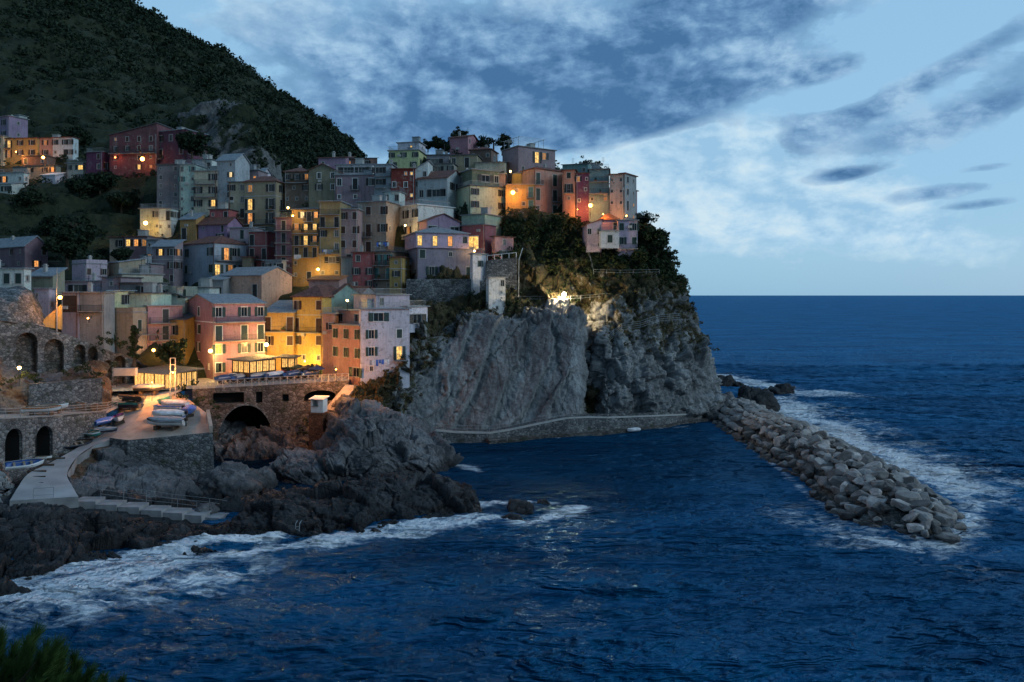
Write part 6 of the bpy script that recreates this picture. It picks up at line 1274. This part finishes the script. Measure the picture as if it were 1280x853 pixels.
def tree(px, pybase, Y, hgt, rad, label, seed, mat='leaf', name='tree', kind='round', group=None, dens=1.0):
    r2 = random.Random(seed); base = W(px, pybase, Y); root = empty(name, base, 0, label, 'tree', group); mb = MB(); tips = []
    lean = r2.uniform(-.1, .1)*hgt; tr = .035*hgt+.05; mid = Vector((lean*.4, 0, hgt*.42)); top = Vector((lean, 0, hgt*.8)); mb.tube([(0, 0, -1), (0, 0, 0), mid, top], [tr*1.2, tr, tr*.7, tr*.25], 7)
    for i in range(9):
        a = 2*math.pi*(i*.38+r2.random()*.2); f_ = r2.uniform(.3, .75); st_ = mid.lerp(top, f_) if f_ > .4 else Vector((0, 0, 0)).lerp(mid, .75); e = st_+Vector((math.cos(a)*rad*.75, math.sin(a)*rad*.75, hgt*r2.uniform(.05, .28))); mb.tube([st_, st_.lerp(e, .5)+Vector((0, 0, .1*hgt*.3)), e], [tr*.4, tr*.25, tr*.1], 5); tips.append(e)
    mb.build('trunk', 'bark', root); rr2 = np.random.default_rng(seed); P = []
    n = int(46*dens)
    for k in range(n):
        t_ = tips[k % 9]; dd = rr2.normal(size=3); dd /= np.linalg.norm(dd); q1 = np.array(t_)*rr2.uniform(.6, 1.05)+rr2.normal(size=3)*rad*.18; q2 = np.array([lean*.7, 0, hgt*(.56 if kind != 'bush' else .4)])+dd*np.array([rad, rad, hgt*.42])*rr2.uniform(.55, .95)*.85; P.append(q1 if k % 3 == 0 else q2)
    P = np.array(P)
    if kind == 'cone': P = np.stack([(rr2.normal(size=n*2)*.3)*rad, (rr2.normal(size=n*2)*.3)*rad, rr2.uniform(.1, 1, n*2)*hgt], 1); P[:, :2] *= (1.4-P[:, 2:]/hgt)
    V, Fc = leaves(P, rad*.085+.06, 46, rad*.27, seed); put('crown', mesh_np('crown', V, Fc, mat, False), root); return root
tree(215, 459, 124.5, 4.8, 2.6, 'round dark tree in front of the ochre house behind the restaurant', 1)
tree(168, 455, 121, 6.2, 1.1, 'narrow climbing tree beside the pale green balcony front', 2, kind='cone')
tree(820, 332, 160, 9.5, 3.3, 'tall dark tree at the right edge of the cliff top', 3, dens=1.5)
tree(808, 318, 164, 7.5, 2.6, 'dark tree close to the lilac cliff house, left of the tall edge tree', 4)
tree(833, 340, 162, 5, 2.4, 'low tree leaning over the cliff silhouette', 5)
tree(800, 330, 156, 3.2, 2.2, 'bushy low tree in front of the lilac cliff house', 6)
tree(240, 196, 198, 7.5, 4.2, 'dark round tree in front of the right end of the maroon hillside building', 7, 'leaf_far', dens=1.5)
for i, (px, py, Y, h_, rd, t) in enumerate([(570, 178, 197, 3.4, 2., 'small dark tree left of the pink summit house'), (577, 177, 199, 3.6, 2., 'dark tree directly behind the pink summit house'), (604, 188, 196, 4.6, 2.2, 'dark tree right of the pink summit house'), (628, 190, 195, 5.6, 2.5, 'dark tree beside the large mauve house at the summit'), (548, 186, 196, 3.6, 2.2, 'low dark tree behind the grey summit house'), (535, 186, 198, 2.6, 1.8, 'low bush like tree at the left end of the summit'), (559, 190, 195, 3.4, 2.2, 'dark tree between grey and pink summit houses')]):
    tree(px, py, Y, h_, rd, t, 20+i, 'leaf_far', kind='bush', group='trees on the village summit')
for i, (px, py, Y, h_, rd, t) in enumerate([(84, 332, 152, 8, 4.5, 'large dark tree right of the purple house'), (95, 312, 160, 7.5, 4.2, 'large dark tree on the slope above the lilac arched window house'), (66, 300, 172, 6, 3.5, 'dark tree below the lone amber lamp'), (100, 246, 194, 5, 4.2, 'broad dark tree under the small cream two level house'), (125, 238, 196, 5, 4., 'dark tree at the left below the maroon wing'), (98, 185, 236, 7, 5, 'dark tree right of the white end house, upper left'), (150, 330, 147, 3.2, 2, 'small tree between the pink cottage and the veranda roof'), (112, 336, 146, 3.5, 2.4, 'dark tree behind the lilac arched window house'), (152, 262, 188, 4.5, 4, 'dark tree in the middle of the terraced slope'), (40, 262, 186, 4.5, 4, 'dark tree on the terraces at the left edge')]):
    tree(px, py, Y, h_, rd, t, 50+i, 'leaf_far', group='trees on the dark left slope', dens=1.3)
# palm on the summit
root = empty('palm_tree', W(617, 188, 196), 0, 'palm tree showing above the low brown summit house', 'tree'); mb = MB(); mb.tube([(0, 0, -1), (0, 0, 2.2)], [.25, .2], 7); mb.build('trunk', 'bark', root); mb = MB()
for k in range(22):
    a = 2.4*k; el = .2+.9*(k/22); L = 2.2; p_ = [Vector((0, 0, 2.2))]
    for j in range(1, 6): t_ = j/5; p_.append(Vector((math.cos(a)*L*t_*math.cos(el), math.sin(a)*L*t_*math.cos(el), 2.2+L*t_*math.sin(el)-1.3*t_*t_)))
    sd = Vector((-math.sin(a), math.cos(a), 0))*.22
    for j in range(5): w0, w1 = (1-j/5.5), (1-(j+1)/5.5); mb.quad(p_[j]-sd*w0, p_[j+1]-sd*w1, p_[j+1]+Vector((0, 0, .05)), p_[j]+Vector((0, 0, .05))); mb.quad(p_[j]+Vector((0, 0, .05)), p_[j+1]+Vector((0, 0, .05)), p_[j+1]+sd*w1, p_[j]+sd*w0)
mb.build('crown', 'leaf_far', root)
# near pine
root = empty('pine_tree', (-4.6, 5.6, 19.2), 0, 'young green pine poking into the lower left corner', 'tree'); mb = MB(); B0 = Vector((-4.6, 5.6, 19.2)); mb.tube([(0, 0, -1), (0, 0, 1), (.1, 0, 2.2), (.15, 0, 3.0)], [.14, .12, .08, .03], 8)
rp = random.Random(9); shoots = []
for (px, py) in [(0, 795), (33, 806), (70, 808), (92, 825), (50, 822), (15, 826), (-15, 805), (100, 850), (38, 858), (75, 840), (118, 858), (12, 846), (-5, 848), (52, 838), (140, 862), (84, 870), (30, 872), (68, 856), (45, 792), (18, 812), (78, 818), (30, 835), (58, 812), (95, 836), (112, 842), (8, 836), (66, 842), (128, 852), (150, 856), (44, 850), (-8, 820), (85, 856), (22, 858), (5, 862), (60, 866), (105, 866), (135, 870), (165, 866), (38, 815), (70, 828), (-20, 850), (120, 880), (90, 880), (50, 885), (20, 890)]:
    Y = 5.6+rp.uniform(-.35, .35); e = W(px, py, Y)-B0; shoots.append(e); j = Vector((.12*(e.z/2.5), 0, max(.6, e.z-.75-abs(e.x)*.25))); mb.tube([j, j.lerp(e, .55)+Vector((0, 0, -.06)), e], [.022, .016, .009], 5)
mb.build('trunk', 'bark', root); Vn, Fn = [], []
for e in shoots:
    ax = (e*Vector((.25, .25, 0))+Vector((rp.uniform(-.3, .3), rp.uniform(-.3, .3), 1))).normalized()
    for k in range(420):
        t_ = rp.random(); b0 = e-ax*.17*(1-t_)*1.4; a = rp.uniform(0, 6.283); u_ = ax.orthogonal().normalized(); v_ = ax.cross(u_); op = rp.uniform(.3, 1.05)*(1-.45*t_); d = (ax*math.cos(op)+(u_*math.cos(a)+v_*math.sin(a))*math.sin(op)).normalized(); L = rp.uniform(.075, .12); wv = d.cross(Vector((0, 1, .2))).normalized()*.0022
        n_ = len(Vn); Vn += [tuple(b0-wv), tuple(b0+wv), tuple(b0+d*L+wv*.3), tuple(b0+d*L-wv*.3)]; Fn.append((n_, n_+1, n_+2, n_+3))
put('crown', mesh_np('crown', Vn, Fn, 'needle', False), root)
# ================================================================== SKY, SUN, CAMERA
wd = bpy.data.worlds.new('World'); scene.world = wd; wd.use_nodes = True; nt = wd.node_tree; bg = nt.nodes['Background']; tc = N(nt, 'ShaderNodeTexCoord'); sx = N(nt, 'ShaderNodeSeparateXYZ'); nt.links.new(tc.outputs['Generated'], sx.inputs[0])
X_, Y_, Z_ = sx.outputs
SUN_EL, SUN_AZ = R(16), R(62)
sky = N(nt, 'ShaderNodeTexSky', sky_type='NISHITA', sun_disc=False, sun_elevation=R(3), sun_rotation=SUN_AZ, altitude=50, air_density=1.0, dust_density=.6, ozone_density=3.0)
az = math_(nt, 'ARCTAN2', X_, Y_); el = math_(nt, 'ARCSINE', Z_)
# cloud-plane coordinates: streets flatten towards the horizon
zz = math_(nt, 'ADD', math_(nt, 'ABSOLUTE', Z_), .16); cx = math_(nt, 'DIVIDE', X_, zz); cy = math_(nt, 'DIVIDE', Y_, zz); cb = N(nt, 'ShaderNodeCombineXYZ'); nt.links.new(cx, cb.inputs[0]); nt.links.new(cy, cb.inputs[1])
ae = N(nt, 'ShaderNodeCombineXYZ'); nt.links.new(az, ae.inputs[0]); nt.links.new(math_(nt, 'MULTIPLY', el, 1.7), ae.inputs[1])
n1 = noise_(nt, ae.outputs[0], 4.6, 12, .62, .2); n2 = noise_(nt, ae.outputs[0], 12., 10, .62, .15); n3 = noise_(nt, ae.outputs[0], 34., 8, .62, .1)
mo = N(nt, 'ShaderNodeMapping'); mo.inputs['Location'].default_value = (.035, .03, 0); nt.links.new(ae.outputs[0], mo.inputs[0]); n1b = noise_(nt, mo.outputs[0], 4.6, 12, .62, .2)
mo2 = N(nt, 'ShaderNodeMapping'); mo2.inputs['Location'].default_value = (.012, .012, 0); nt.links.new(ae.outputs[0], mo2.inputs[0]); n2b = noise_(nt, mo2.outputs[0], 12., 10, .62, .15)
relief = math_(nt, 'ADD', math_(nt, 'MULTIPLY', math_(nt, 'SUBTRACT', n1, n1b), 1.0), math_(nt, 'MULTIPLY', math_(nt, 'SUBTRACT', n2, n2b), .7))
wob = math_(nt, 'MULTIPLY', math_(nt, 'SUBTRACT', n1, .5), 2.8); wob2 = math_(nt, 'MULTIPLY', math_(nt, 'SUBTRACT', n2, .5), 1.2); wobs = math_(nt, 'ADD', math_(nt, 'ADD', wob, wob2), math_(nt, 'MULTIPLY', math_(nt, 'SUBTRACT', n3, .5), .4))
def ell(px, py, rx, ry, rot=0, amp=1.):
    a0 = math.atan((px-640)/F); e0 = math.atan((369-py)/F*math.cos(a0)); c_, s_ = math.cos(R(rot)), math.sin(R(rot)); da = math_(nt, 'SUBTRACT', az, a0); de = math_(nt, 'SUBTRACT', el, e0)
    u_ = math_(nt, 'ADD', math_(nt, 'MULTIPLY', da, c_*F/rx), math_(nt, 'MULTIPLY', de, s_*F/rx)); v_ = math_(nt, 'ADD', math_(nt, 'MULTIPLY', da, -s_*F/ry), math_(nt, 'MULTIPLY', de, c_*F/ry))
    q = math_(nt, 'ADD', math_(nt, 'MULTIPLY', u_, u_), math_(nt, 'MULTIPLY', v_, v_)); return math_(nt, 'MULTIPLY', math_(nt, 'POWER', 2.718, math_(nt, 'MULTIPLY', q, -1.)), amp)
def total(l):
    s_ = l[0]
    for q in l[1:]: s_ = math_(nt, 'ADD', s_, q)
    return s_
dark = total([ell(790, 50, 220, 70, 12, 1.05), ell(700, 130, 210, 45, 8, 1.35), ell(900, 25, 160, 40, 15, 1.1), ell(880, 110, 130, 22, 8, .9), ell(480, 120, 240, 90, 0, .72), ell(400, 20, 260, 60, 0, .32), ell(560, 50, 90, 60, 0, .5), ell(640, 165, 300, 20, 0, .5), ell(740, 158, 130, 20, 6, .8),
              ell(1150, 105, 150, 13, 25, .95), ell(1190, 152, 130, 20, 12, 1.0), ell(1275, 85, 60, 26, 20, .7), ell(1030, 88, 36, 11, 10, 1.2), ell(1020, 160, 50, 12, 18, .8), ell(1055, 219, 42, 9, 6, 1.25), ell(1175, 240, 55, 9, 4, 1.), ell(1215, 257, 40, 6, 4, .9), ell(1235, 209, 28, 5, 4, .8), ell(1000, 150, 40, 10, 0, .5)])
light = total([ell(900, 240, 150, 70, 0, 1.25), ell(1000, 215, 110, 45, -22, 1.1), ell(1090, 280, 150, 35, -14, 1.), ell(800, 220, 110, 60, 0, .8), ell(700, 195, 120, 25, 0, .5), ell(860, 175, 90, 18, 0, .6), ell(600, 70, 60, 22, 35, 1.0), ell(690, 25, 50, 30, 30, .6), ell(330, 20, 110, 40, 0, .8), ell(640, 15, 80, 30, 0, .5), ell(1150, 40, 110, 35, 0, .35)])
grad = ramp_(nt, el, [(0., (.235, .44, .61)), (.045, (.275, .48, .65)), (.14, (.27, .48, .68)), (.34, (.25, .46, .67)), (.9, (.12, .26, .47))])
base = mix_(nt, .12, grad, mix_(nt, 1., sky.outputs[0], (.10, .10, .10), 'MULTIPLY'))
lf = ramp_(nt, math_(nt, 'ADD', light, math_(nt, 'MULTIPLY', wobs, .55)), [(.38, 0.), (.62, .55), (1.1, 1.)])
lc = ramp_(nt, math_(nt, 'ADD', math_(nt, 'ADD', math_(nt, 'MULTIPLY', n2, .6), math_(nt, 'MULTIPLY', n1, .4)), relief), [(.3, (.25, .43, .60)), (.5, (.36, .53, .67)), (.7, (.48, .61, .69))])
c1 = mix_(nt, lf, base, lc)
df = ramp_(nt, math_(nt, 'ADD', dark, math_(nt, 'MULTIPLY', wobs, .85)), [(.40, 0.), (.56, .5), (.92, 1.)])
dc = ramp_(nt, math_(nt, 'ADD', math_(nt, 'SUBTRACT', math_(nt, 'ADD', math_(nt, 'MULTIPLY', n1, .9), math_(nt, 'MULTIPLY', n2, .5)), math_(nt, 'MULTIPLY', dark, .10)), relief), [(.36, (.050, .13, .27)), (.54, (.098, .21, .375)), (.70, (.175, .315, .49)), (.88, (.28, .44, .60))])
c2 = mix_(nt, df, c1, dc)
# behind the viewer the evening sky is dimmer
bk = ramp_(nt, Y_, [(0., .45), (.5, 1.)]); c2 = mix_(nt, 1., c2, bk, 'MULTIPLY')
nt.links.new(c2, bg.inputs[0]); bg.inputs[1].default_value = 1.0
sl = bpy.data.lights.new('sun', 'SUN'); sl.energy = .8; sl.angle = R(24); sl.color = (.66, .86, 1.); so = bpy.data.objects.new('sun', sl); C.objects.link(so)
dv = Vector((math.sin(SUN_AZ)*math.cos(SUN_EL), math.cos(SUN_AZ)*math.cos(SUN_EL), math.sin(SUN_EL))); dv = Vector((.80, -.30, .42)).normalized(); so.rotation_euler = dv.to_track_quat('Z', 'Y').to_euler(); so.location = (60, 60, 90)
cam = bpy.data.cameras.new('camera'); co = bpy.data.objects.new('camera', cam); C.objects.link(co); co.location = (0, 0, H); co.rotation_euler = (R(90), 0, 0); cam.sensor_width = 36; cam.lens = 36*F/1280; cam.shift_y = -(426.5-369)/1280*1.0; cam.clip_end = 60000; cam.clip_start = .1; scene.camera = co
scene.view_settings.view_transform = 'Standard'; scene.view_settings.look = 'None'; scene.view_settings.exposure = .36; scene.view_settings.gamma = 1
scene.cycles.use_denoising = True; scene.cycles.max_bounces = 5; scene.cycles.diffuse_bounces = 2; scene.cycles.glossy_bounces = 3; scene.cycles.transparent_max_bounces = 6; scene.cycles.sample_clamp_indirect = 4; scene.cycles.use_light_tree = True
